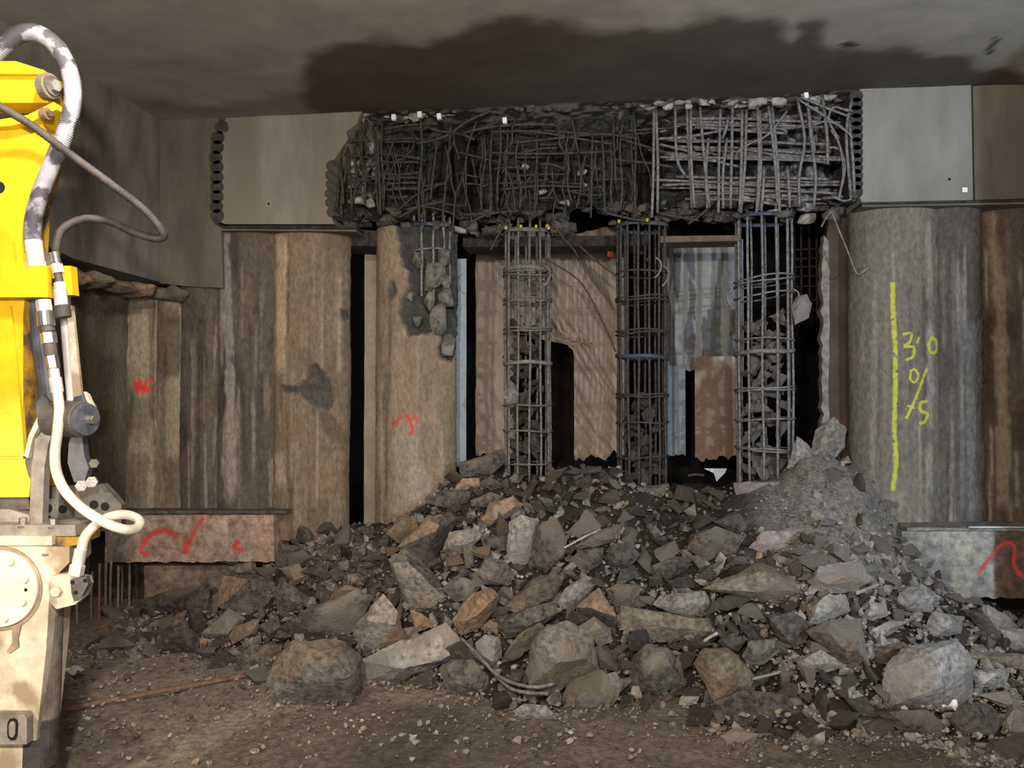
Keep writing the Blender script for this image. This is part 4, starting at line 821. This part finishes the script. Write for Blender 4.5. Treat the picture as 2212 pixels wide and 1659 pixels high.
h([(1398,955),(1400,965),(1392,975),(1380,968)],'P',None,Y=W+.3) if False else None
nh = len([1 for _ in H]); HP = H[:]
# chunks caught inside the cages: individuals sharing a few meshes
def protos(n, seed):
    out = []; r = np.random.default_rng(seed)
    for i in range(n):
        pts = r.uniform(-1, 1, (9, 3))*np.array([1, r.uniform(.6,.95), r.uniform(.45,.85)])*.8
        Vv, Fc, ix = hullmesh(pts, 2, .035, 2, seed+i); Vv = Vv-Vv.mean(0); Vv /= np.abs(Vv).max()
        d = {}
        for k in 'GDTPBOL':
            me = bpy.data.meshes.new('stone'); me.from_pydata(Vv.tolist(), [], Fc); me.materials.append(RM[k]); me.polygons.foreach_set('use_smooth', [True]*len(me.polygons)); me.update(); me.set_sharp_from_angle(angle=.42); d[k] = me
        out.append(d)
    return out
PT = protos(9, 40)
CW = {'G': 'green-grey', 'D': 'dark grey', 'T': 'tan', 'P': 'pale grey', 'B': 'brown', 'O': 'olive', 'L': 'dusty light grey'}
def stone(name, p, s, k, label, cat, group, flat=1.):
    me = r5.choice(PT)[k]; o = bpy.data.objects.new(name, me); COL.objects.link(o)
    o.location = tuple(p); o.scale = (s*r5.uniform(.8,1.25), s*r5.uniform(.7,1.1), s*r5.uniform(.6,1.)*flat)
    o.rotation_euler = (r5.uniform(-.6,.6), r5.uniform(-.6,.6), r5.uniform(0, 6.28)); tag(o, label, cat, group); return o
for (cc, R, vs, ve, n, ks, lab) in [(c1_, R1, 700, 1035, 44, 'GDDB', 'concrete chunk trapped inside the leftmost bare rebar cage'), (c2_, R2, 855, 1035, 24, 'GDB', 'concrete chunk trapped in the bottom of the middle rebar cage'), (c3_, R3, 680, 1035, 50, 'LPL', 'concrete chunk trapped inside the right rebar cage')]:
    for i in range(n):
        f = (i+.5)/n; v = ve+(vs-ve)*f; z = PY(1140, v, cc[1])[2]
        a = r5.uniform(0, 6.28); q = (R-.05)*math.sqrt(r5.random())
        s = r5.uniform(.085, .135)*(1-.2*f); q = min(q, R-s*.75)
        kk = r5.choice(ks); l2 = CW[kk]+' '+lab+', '+('low', 'midway', 'high')[min(2, int(f*3))]
        stone('concrete_chunk', (cc[0]+q*math.cos(a), cc[1]+q*math.sin(a), z), s, kk, l2, 'concrete chunk', l2)
for (u, v, s) in [(1155,660,.05),(1150,640,.045),(1165,690,.05),(1145,745,.05),(1385,545,.055),(1400,560,.045)]:
    stone('concrete_chunk', PY(u, v, W+.4), s, 'P' if u < 1300 else 'D', 'small chunk jammed high up in the leftmost bare cage' if u < 1300 else 'small dark chunk jammed near the top of the middle cage', 'concrete chunk', 'chunks high in the leftmost cage' if u < 1300 else 'chunks high in the middle cage')
# fill stones
placed = []
def inside(u, v, mg=2.):
    for p in HP:
        if p[:,0].min()-20 < u < p[:,0].max()+20 and p[:,1].min()-20 < v < p[:,1].max()+20:
            if sdpoly(np.array([float(u)]), np.array([float(v)]), p)[0] < mg: return True
    return False
zones = [(560, 'mid-sized stone in the low left end of the heap'), (900, 'mid-sized stone in the heap below the two standing piles'), (1230, 'mid-sized stone in the heap below the leftmost bare cage'), (1560, 'mid-sized stone in the heap below the middle cage'), (1800, 'mid-sized stone in the heap below the right cage'), (9999, 'mid-sized stone in the right end of the heap')]
tries = 0
while len(placed) < 205 and tries < 60000:
    tries += 1
    u = r5.uniform(200, 2260); lo = vtop(u)+12; hi = vtoe(u)-4
    if hi < lo: continue
    v = r5.uniform(lo, hi)
    if u > 1560 and v < 1130+(u-1560)*.12 and r5.random() < .93: continue
    if 610 < u < 840 and v < 1260 and r5.random() < .8: continue
    if u < 480 and r5.random() < .6: continue
    px = r5.uniform(15, 37)*(.85+.4*(v-1000)/500)
    if inside(u, v, px*.38): continue
    if u > 1830 and v < 1380: px *= .8
    if any((u-a)**2+(v-b)**2 < ((px+c_)*.66)**2 for a, b, c_ in placed): continue
    placed.append((u, v, px)); p = surf(u, v); D = camc(p)[0]
    if u > 1700: k = r5.choice('LLPPBD' if v < 1420 else 'PDBBG')
    elif v < 1150: k = r5.choice('DDBGBDP')
    elif u > 1250: k = r5.choice('DBDBGPOP')
    else: k = r5.choice('GGDPPTBO')
    lab = CW[k]+' '+[l for z, l in zones if u < z][0]; f_ = (v-lo)/max(hi-lo, 1)
    lab = lab.replace('in the heap', 'on the '+('upper', 'middle', 'lower')[min(2, int(f_*3))]+' slope of the heap').replace('in the right end', 'on the '+('upper', 'middle', 'lower')[min(2, int(f_*3))]+' slope at the right end')
    stone('stone', p+np.array([0,-.03,.015]), px/F*D*1.1, k, lab, 'stone', lab)
print('heroes', nh, 'fill', len(placed))
# small rubble stones as stuff, bigger than gravel
pts = []; sz = []
while len(pts) < 1300:
    u = r5.uniform(200, 2280); lo = vtop(u)+4; hi = vtoe(u)+6; v = r5.uniform(lo, hi)
    if u > 1560 and v < 1130+(u-1560)*.1 and r5.random() < .8: continue
    if inside(u, v): continue
    s = .025+.045*r5.random()**1.5; pts.append(surf(u, v)+np.array([0,.02,-.02])); sz.append(s)
base = np.array([lin(108,102,94), lin(88,80,73), lin(132,124,114), lin(76,67,60), lin(150,118,88)])
rq = np.random.default_rng(9); idx = rq.choice(5, len(pts), p=[.3,.3,.17,.17,.06]); cl = base[idx]*rq.uniform(.8,1.15,(len(pts),1))
rt = sstep(np.array([proj([p])[0][0] for p in pts]), 1650, 1850)[:, None]; cl = cl*(1-rt*.7)+rt*.7*np.array(lin(138,132,126))
gravel('small_rubble', pts, sz, M_gr, 'fist-sized angular rubble between the larger stones of the heap', cl, tmpl=12)
# loose stones on the open floor
for i, (u, v, px) in enumerate([(165,1612,10),(180,1478,9),(275,1462,9),(282,1470,6),(376,1516,8),(495,1529,7),(420,1560,7),(545,1596,8),(1010,1620,9),(1155,1630,10),(1098,1598,7),(1230,1580,6),(1420,1530,7),(650,1640,6),(205,1425,7),(262,1398,8),(478,1398,10),(468,1428,9),(300,1440,7),(940,1560,6),(1330,1620,5),(1650,1615,8),(1690,1590,7),(2110,1650,10)]):
    p = PZ(u, v, 0); stone('pebble', p+np.array([0,0,.012]), px/F*camc(p)[0], 'PLT'[i % 3], ('pale grey', 'dusty white', 'tan')[i % 3]+' small loose stone on the open dirt floor '+('right' if u > 700 else 'left')+' of the big rounded boulder', 'stone', 'small stones on the open floor', .8)
# rods and scraps in the rubble
def rod(name, pts, r, m, label, cat, k=8, dz=.05, n=5):
    P = [surf(u, v)+np.array([0, -dz*.6, dz]) for u, v in pts]; o = tube(name, smoothpath(P, n), r, m, None, k); return tag(o, label, cat)
rod('bent_rebar', [(1000,1395),(1020,1420),(1060,1460),(1100,1500),(1140,1512),(1185,1514)], .0125, M_bar, 'bent steel bar, lower of the two crossing at the front of the heap', 'rebar', dz=.06)
rod('bent_rebar', [(998,1400),(1030,1432),(1075,1480),(1115,1500),(1160,1508),(1200,1500)], .012, M_bar, 'bent steel bar, upper of the two crossing at the front of the heap', 'rebar', dz=.09)
rod('short_rebar', [(1722,1207),(1760,1180),(1800,1160)], .01, M_bar, None, None) if False else None
rod('thin_rod', [(1219,1206),(1262,1182),(1298,1165)], .009, mat('pale_rod', lin(170,156,138), lin(130,116,100), 20, .8, .1), 'thin pale rod lying on the brown slab below the gap between the cages', 'rod', dz=.09)
rod('thin_rod', [(1622,1486),(1655,1478),(1684,1470)], .010, mat('grey_rod', lin(130,128,124), lin(100,98,94), 20, .8, .1), 'short grey rod beside the big olive-tan boulder', 'rod', dz=.07)
rod('wood_splinter', [(1518,1412),(1532,1402),(1548,1393)], .012, mat('pale_rod', (1,1,1)), 'short pale splinter lying on top of the big olive-tan boulder', 'splinter', dz=.10)
rod('wood_splinter', [(1846,1300),(1870,1290),(1894,1280)], .014, mat('pale_rod', (1,1,1)), 'pale splinter near the dark hollow below the dust bank', 'splinter', dz=.07)
rod('wood_splinter', [(1486,1022),(1500,1030),(1520,1038)], .012, M_barD, 'dark rod end sticking up between middle and right cages', 'rod', dz=.05)
a = PZ(118, 1531, .03); b = PZ(584, 1446, .03); dd = np.array([.012, .04, 0])
o = prism('steel_strip', [a, b, b+dd, a+dd], np.array([0,0,-.022]), M_rust); tag(o, 'long thin rusty strip lying on the dirt floor towards the big rounded boulder', 'steel strip')
M_paper = mat('dirty_paper', lin(226,220,200), lin(180,170,150), 12, .8, .3)
for i, (u, v, l) in enumerate([(158,1448,'crumpled whitish paper scrap on the dirt by the breaker'), (140,1468,'small pale scrap just below the crumpled paper by the breaker'), (2040,1540,'white scrap between the huge right boulder and the dark round one')]):
    p = PZ(u, v, .03) if i < 2 else surf(u, v)+np.array([0,-.1,.08]); A, B = np.meshgrid(np.linspace(-1,1,14), np.linspace(-1,1,8), indexing='ij')
    s = (.075, .05, .035)[i]; Q = np.stack([p[0]+A.ravel()*s, p[1]+B.ravel()*s*.6, p[2]+0*A.ravel()], 1)
    Q += (np.stack([fbm(Q, 14, 2, 3+i), fbm(Q, 14, 2, 9+i), fbm(Q, 22, 2, 14+i)], 1)-.5)*[.03,.03,.09]
    Q2 = Q+[0,0,.003]; f = gridf(14, 8); tag(mk('paper_scrap', np.vstack([Q, Q2]), np.vstack([f[:, ::-1], f+len(Q)]), M_paper), l, 'paper')
# ---------------------------------------------------------------- excavator arm with hydraulic breaker
M_yel = mat('yellow_paint', lin(216,182,26), lin(196,156,20), 5, .45, .12, 60, c3=lin(160,116,40), s3=9, t3=(.68,.74), spec=.5)
M_yelD = mat('worn_shaded_yellow', lin(190,150,44), lin(140,104,40), 9, .7, .5, 60, c3=lin(90,70,50), s3=6)
M_cream = mat('dusty_cream_metal', lin(214,200,170), lin(176,158,128), 6, .6, .3, 50, c3=lin(150,124,90), s3=4)
M_steel = mat('greasy_dark_steel', lin(96,86,78), lin(58,52,50), 8, .55, .4, 60, spec=.5)
M_steelB = mat('blue_grey_steel', lin(84,92,112), lin(56,62,80), 8, .5, .3, 60, spec=.5)
M_chrome = mat('chrome_fitting', lin(210,206,200), lin(150,144,138), 8, .28, .1, 80, metal=.85)
M_zinc = mat('zinc_fitting', lin(226,222,216), lin(190,184,178), 8, .45, .1, 80, metal=.3)
M_hoseL = mat('spiral_hose_guard', lin(150,150,168), lin(116,116,134), 12, .6, .3, 70, c3=lin(66,64,78), s3=9, t3=(.5,.56))
M_hoseB = mat('black_rubber', lin(72,66,64), lin(44,40,40), 12, .65, .3, 70)
M_hoseW = mat('dusty_white_hose', lin(216,206,186), lin(178,166,144), 9, .6, .2, 70)
ex = empty('excavator_breaker', PZ(20, 1900, 0), 'yellow excavator arm with hydraulic rock breaker and looping hoses at the left edge', 'excavator')
Dm = 4.0
def E(pts, D): return [PD(u, v, D) for u, v in pts]
def slab(name, pts, D, t, m, bev=.004, parent=ex, sm=False): return prism(name, E(pts, D), FW*t, m, parent, bev, sm)
# stick (arm)
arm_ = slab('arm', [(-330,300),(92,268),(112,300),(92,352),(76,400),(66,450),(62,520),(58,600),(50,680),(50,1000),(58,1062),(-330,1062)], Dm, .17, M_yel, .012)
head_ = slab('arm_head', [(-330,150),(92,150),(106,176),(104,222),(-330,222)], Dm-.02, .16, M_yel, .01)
slab('head_cap_plate', [(-330,132),(34,132),(96,152),(92,160),(-330,158)], Dm-.05, .2, M_yel, .006)
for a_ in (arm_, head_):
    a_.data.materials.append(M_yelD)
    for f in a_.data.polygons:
        if np.array(f.normal) @ RT > .6: f.material_index = 1  # right-facing faces take the darker yellow: shade painted in
P = [(-330,258),(-100,262),(0,258),(60,248),(116,220),(122,236),(70,262),(20,272),(-80,278),(-330,276)]
slab('head_lip', P, Dm-.06, .22, M_yel, .005)
slab('arm_stiffener', [(-330,470),(8,478),(26,520),(33,578),(-330,578)], Dm-.035, .04, M_yel, .004)
slab('side_plate', [(-330,660),(22,660),(34,760),(46,900),(52,985),(-330,985)], Dm-.02, .03, M_yel, .004)
slab('arm_foot_plate', [(-330,992),(58,992),(66,1040),(62,1074),(-330,1078)], Dm-.03, .22, M_yel, .006)
cyl('arm_hole', PD(-2,405,Dm), PD(-2,405,Dm)-FW*.004, .030, M_void, ex, 20)
cyl('arm_hole', PD(86,250,Dm-.02), PD(86,250,Dm+.1), .01, M_void, ex, 12)
# pin with nut on the head
ax = RT*.9-FW*.25
b = PD(96, 188, Dm-.05)
pb = cyl('head_pin', b, b+ax*.05, .062, mat('olive_steel', lin(120,112,84), lin(80,74,60), 9, .5, .3), ex, 24); cyl('washer', b+ax*.05, b+ax*.062, .048, M_steel, pb, 24); cyl('nut', b+ax*.062, b+ax*.085, .030, M_chrome, pb, 6)
b = PD(92, 247, Dm-.06); pb = cyl('small_pin', b, b+ax*.04, .030, M_rust, ex, 16); cyl('nut', b+ax*.04, b+ax*.055, .017, M_steel, pb, 6)
# hose bracket
slab('hose_bracket', [(-330,574),(102,574),(104,642),(-330,642)], Dm-.08, .10, M_yel, .005)
slab('hose_clamp', [(104,574),(152,574),(157,637),(132,638),(128,618),(112,618),(104,640)], Dm-.03, .06, M_yel, .004)
slab('clamp_slot', [(108,602),(126,600),(126,616),(108,618)], Dm-.045, .02, M_void, .002)
# linkage cylinder
def cy(name, p, q, r, m, D=Dm, D2=None, k=20, parent=ex): return cyl(name, PD(*p, D), PD(*q, D2 or D), r, m, parent, k)
cy('link_cylinder', (84,640), (118,905), .060, M_steelB, Dm+.10)
cy('cylinder_rod', (138,630), (158,880), .028, mat('pale_lavender_rod', lin(188,178,184), lin(160,150,156), 6, .4, .1, spec=.6), Dm+.08)
slab('rod_guard', [(143,660),(156,660),(178,872),(160,884)], Dm+.02, .02, M_cream, .003)
slab('link_shackle', [(78,870),(92,852),(108,870),(100,905),(80,905)], Dm+.02, .06, M_steelB, .008)
# pivot boss
b0 = PD(112, 905, Dm-.02); ax2 = (RT*.93-FW*.30); ax2 /= np.linalg.norm(ax2)
bo = cyl('pivot_boss', b0, b0+ax2*.20, .088, M_steel, ex, 28)
ws = cyl('washer', b0+ax2*.20, b0+ax2*.225, .078, M_steelB, bo, 28); cyl('grease_nut', b0+ax2*.225, b0+ax2*.27, .022, M_chrome, bo, 6)
slab('boss_lug', [(150,880),(160,858),(180,852),(200,880),(196,900),(160,905)], Dm+.02, .05, M_steelB, .01)
slab('boss_strap', [(180,846),(188,852),(204,888),(198,894)], Dm-.03, .03, M_cream, .003)
# curved link
arc = [(168,868),(130,866),(100,886),(76,920),(60,965),(54,1000),(62,1030),(74,1036),(78,1000),(84,962),(100,930),(124,912),(160,912)]
slab('curved_link', arc, Dm-.04, .08, M_steel, .008)
slab('link_rim', [(128,862),(104,876),(80,902),(62,940),(52,985),(60,990),(70,948),(88,912),(112,888),(130,876)], Dm-.07, .03, M_cream, .004)
slab('cross_plate', [(76,950),(108,912),(122,915),(104,960),(96,1010),(90,1160),(62,1160),(68,1010)], Dm-.06, .05, mat('dusty_grey_steel', lin(150,138,126), lin(104,92,84), 7, .6, .3), .005)
slab('side_link', [(150,930),(176,930),(182,985),(192,1010),(182,1040),(160,1042),(146,1000)], Dm+.05, .05, M_steelB, .012)
for i, (u, v) in enumerate([(178,1048),(200,1040),(205,1000)]):
    cy('hex_bolt', (u,v), (u,v), .001, M_chrome) if False else cyl('hex_bolt', PD(u, v, Dm-.01), PD(u, v, Dm-.01)-FW*.03+RT*.01, .030 if i < 2 else .024, M_chrome if i != 2 else M_steel, ex, 6)
# mounting bracket plate
mp = slab('mounting_plate', [(96,1052),(222,1046),(262,1090),(262,1140),(150,1160),(90,1160)], Dm+.12, .05, M_steel, .006)
for u, v in [(104,1098),(136,1100),(203,1090),(227,1094)]:
    cyl('plate_hole', PD(u, v, Dm+.12), PD(u, v, Dm+.12)-FW*.003, .022, M_void, mp, 18)
slab('mount_saddle', [(-330,1100),(20,1100),(60,1112),(76,1132),(-330,1136)], Dm-.01, .2, mat('dusty_grey_steel', (1,1,1)), .006)
slab('gap_shade_plate', [(-330,1070),(60,1070),(64,1100),(-330,1102)], Dm+.03, .15, M_steel, .004)  # dark plate added to paint the shade in the gap
slab('base_plate', [(-330,1134),(162,1134),(164,1158),(-330,1160)], Dm-.10, .34, mat('dusty_grey_steel', (1,1,1)), .005)
slab('breaker_flange', [(-330,1160),(112,1158),(112,1178),(-330,1180)], Dm-.13, .36, M_cream, .005)
slab('flange_end', [(112,1160),(172,1160),(170,1176),(140,1182),(112,1180)], Dm-.10, .2, M_yelD, .005)
for u, v in [(50,1126),(115,1128),(50,1186),(103,1186)]:
    n = cyl('flange_bolt', PD(u, v-8, Dm-.08), PD(u, v+10, Dm-.08), .019, M_chrome, ex, 6); cyl('bolt_washer', PD(u, v+9, Dm-.08), PD(u, v+13, Dm-.08), .026, M_steel, n, 16)
# breaker housing
slab('breaker_housing', [(-330,1178),(150,1178),(150,1215),(120,1245),(106,1300),(100,1400),(86,1530),(78,1600),(-330,1600)], Dm-.10, .20, M_cream, .03)
slab('housing_recess', [(26,1350),(46,1344),(38,1380),(40,1398),(20,1412),(14,1408),(26,1388)], Dm-.11, .02, mat('tan_rim', lin(170,140,104), lin(120,96,70), 8, .6, .3), .004)
cyl('housing_column', PD(100, 1260, Dm+.0), PD(88, 1560, Dm+.0), .082, mat('shaded_metal', lin(128,112,96), lin(66,56,48), 7, .6, .4, 50), ex, 28)  # darker metal paints the shade on the breaker's right side
cc = PD(-4, 1272, Dm-.13); cv_ = cyl('cover_plate', cc+FW*.05, cc, .185, mat('bright_cover_metal', lin(228,214,178), lin(200,184,148), 4, .5, .2), ex, 48)
cyl('cover_rim', PD(-2, 1272, Dm-.11)+FW*.04, PD(-2, 1272, Dm-.11), .205, mat('tan_rim', lin(170,140,104), lin(120,96,70), 8, .6, .3), ex, 48)
for u, v in [(24,1213),(55,1250),(50,1300),(12,1334),(-40,1220),(-66,1260),(-60,1304),(-30,1334)]:
    cyl('cover_bolt', PD(u, v, Dm-.13), PD(u, v, Dm-.13)-FW*.018, .019, M_zinc, cv_, 16)
cyl('cover_hole', PD(56, 1274, Dm-.13), PD(56, 1274, Dm-.13)-FW*.003, .008, M_void, cv_, 10)
# hose port lug
lg = slab('port_lug', [(104,1262),(112,1244),(150,1240),(186,1248),(191,1262),(180,1290),(162,1306),(122,1316),(108,1302)], Dm-.16, .05, M_cream, .008)
cyl('lug_bolt', PD(123, 1277, Dm-.16), PD(123, 1277, Dm-.16)-FW*.018, .026, M_cream, lg, 6)
slab('port_block', [(152,1252),(186,1246),(190,1262),(176,1290),(160,1300),(154,1280)], Dm-.18, .03, M_steel, .005)
for u, v in [(157,1258),(164,1280),(184,1254)]: cyl('port_hole', PD(u, v, Dm-.18), PD(u, v, Dm-.18)-FW*.003, .010, M_void, lg, 12)
# lower part
slab('slot_plate', [(-330,1540),(52,1544),(58,1552),(58,1608),(-330,1610)], Dm-.16, .05, mat('dusty_grey_steel', (1,1,1)), .006)
sl = slab('oval_slot', [(16,1562),(20,1554),(28,1552),(35,1556),(37,1566),(36,1588),(32,1598),(24,1600),(17,1594),(15,1584)], Dm-.168, .01, M_void, .002)
slab('slot_rim', [(19,1566),(22,1560),(28,1558),(32,1562),(33,1570),(32,1586),(29,1592),(24,1593),(20,1590),(19,1582)], Dm-.172, .008, mat('dusty_grey_steel', (1,1,1)), .002)
slab('breaker_foot', [(-330,1608),(64,1608),(60,1760),(-330,1760)], Dm-.08, .1, M_cream, .01)
cyl('retainer_bush', PD(88, 1545, Dm-.0), PD(84, 1650, Dm-.0), .088, M_hoseB, ex, 28)
cyl('chisel', PD(-60, 1700, Dm+.05), PZ(-60, 1790, .0), .07, M_steel, ex, 20)
# hoses
def hose(name, pts, r, m, Ds, k=12, rings=0, label=None):
    Q = smoothpath(np.array([PD(u, v, d) for (u, v), d in zip(pts, Ds)]), 10)
    rr_ = np.full(len(Q), r)
    if rings: s = np.linspace(0, len(Q), len(Q)*rings); Q = np.stack([np.interp(s, np.arange(len(Q)), Q[:, j]) for j in range(3)], 1); rr_ = r*(1+.07*np.sin(np.arange(len(Q))*2.1))
    Vv, Fc = tubeg(Q, rr_, k); o = mk(name, Vv, Fc, m, ex)
    if label: o['label'] = label
    return o
hose('spiral_wrapped_hose', [(-120,260),(-60,175),(0,106),(38,76),(76,70),(118,96),(146,144),(158,196),(152,250),(132,310),(112,355),(92,405),(76,455),(70,500),(74,545)], .040, M_hoseL, [Dm-.02]*15, 16, 4, 'thick grey hose in spiral guard arching over the arm head')
hose('spiral_wrapped_hose', [(118,300),(98,350),(84,400),(76,440)], .030, M_steelB, [Dm+.1]*4, 12, 0, 'blue-grey hose running behind the thick grey hose')
hose('black_hose', [(-60,190),(0,230),(70,272),(150,332),(240,398),(310,452),(348,496),(352,512),(330,514),(285,500),(235,478),(190,472),(154,482),(130,502),(122,530),(122,550)], .0195, M_hoseB, [Dm-.25,Dm-.2,Dm-.12,Dm-.1,Dm-.1,Dm-.05,Dm+.0,Dm+.02,Dm+.04,Dm+.05,Dm+.05,Dm+.04,Dm+.02,Dm-.02,Dm-.06,Dm-.06], 12, 3, 'thin black ribbed hose sweeping right and looping back')
hose('white_hose', [(124,846),(128,885),(124,935),(119,980),(123,1022),(142,1062),(178,1098),(222,1126),(262,1142),(290,1143),(302,1132),(296,1120),(272,1112),(246,1114),(222,1124),(200,1140),(184,1160),(175,1190)], .0235, M_hoseW, [Dm-.12,Dm-.14,Dm-.16,Dm-.17,Dm-.17,Dm-.18,Dm-.2,Dm-.2,Dm-.18,Dm-.12,Dm-.06,Dm-.02,Dm+.0,Dm-.02,Dm-.06,Dm-.1,Dm-.13,Dm-.16], 14, 0, 'dusty white hose curling in a loop beside the breaker mount')
def fitting(name, segs, D, m):
    """stack of cylinders from pixel pairs with radius"""
    root = None
    for i, (p, q, r, k) in enumerate(segs):
        o = cyl(name if i == 0 else 'fitting_collar', PD(*p, D), PD(*q, D), r, m[i % len(m)], ex if root is None else root, k); root = root or o
    return root
fitting('hose_end_fitting', [((72,520),(78,572),.040,20),((76,566),(78,578),.046,6)], Dm-.04, [M_zinc])
slab('fitting_shade_block', [(92,545),(112,545),(112,580),(92,580)], Dm, .04, M_steel, .003)  # dark block added as painted shade beside the fitting
fitting('hose_coupling', [((118,545),(124,572),.020,16),((122,570),(126,590),.026,6),((125,590),(129,612),.018,16),((128,610),(131,626),.026,6),((130,626),(133,662),.030,16),((133,660),(138,686),.036,16)], Dm-.10, [M_chrome,M_zinc,M_steel,M_zinc,M_zinc,M_hoseB])
fitting('hose_coupling', [((93,648),(97,672),.034,6),((97,672),(100,704),.040,18),((100,704),(104,718),.034,18),((104,718),(107,742),.036,6),((107,742),(110,768),.030,18),((111,768),(116,796),.030,6),((116,796),(119,818),.024,18),((119,816),(124,848),.029,18)], Dm-.10, [M_zinc,M_chrome,M_steel,M_chrome,M_steel,M_chrome,M_zinc,M_zinc])
fitting('hose_end_fitting', [((175,1186),(168,1222),.028,18),((168,1220),(164,1242),.034,6)], Dm-.17, [M_zinc])
slab('blue_bracket', [(140,1190),(168,1180),(162,1235),(136,1244)], Dm-.0, .04, M_steelB, .006)

# concrete column added unseen right of frame: cuts the cool floodlight past the beam face
M_blocker = mat('blocker_concrete', lin(150,144,134), lin(116,110,100), 3, .9, .3, 40)
Lc = np.array([3.3, .6]); e = PY(2118, 700, W)[:2]; t = .42; cxy = Lc+(e-Lc)*t
o = box('added_blocker', (cxy[0]+.0, cxy[1]-.2, 0), (cxy[0]+.5, cxy[1]+.2, ZC), M_blocker); o.location[2] = 0
tag(o, 'square concrete column added outside the right frame edge to cut the cool light', 'blocker')
print('objects', len(bpy.data.objects), 'tris', sum(len(o.data.polygons) for o in bpy.data.objects if o.type == 'MESH'))
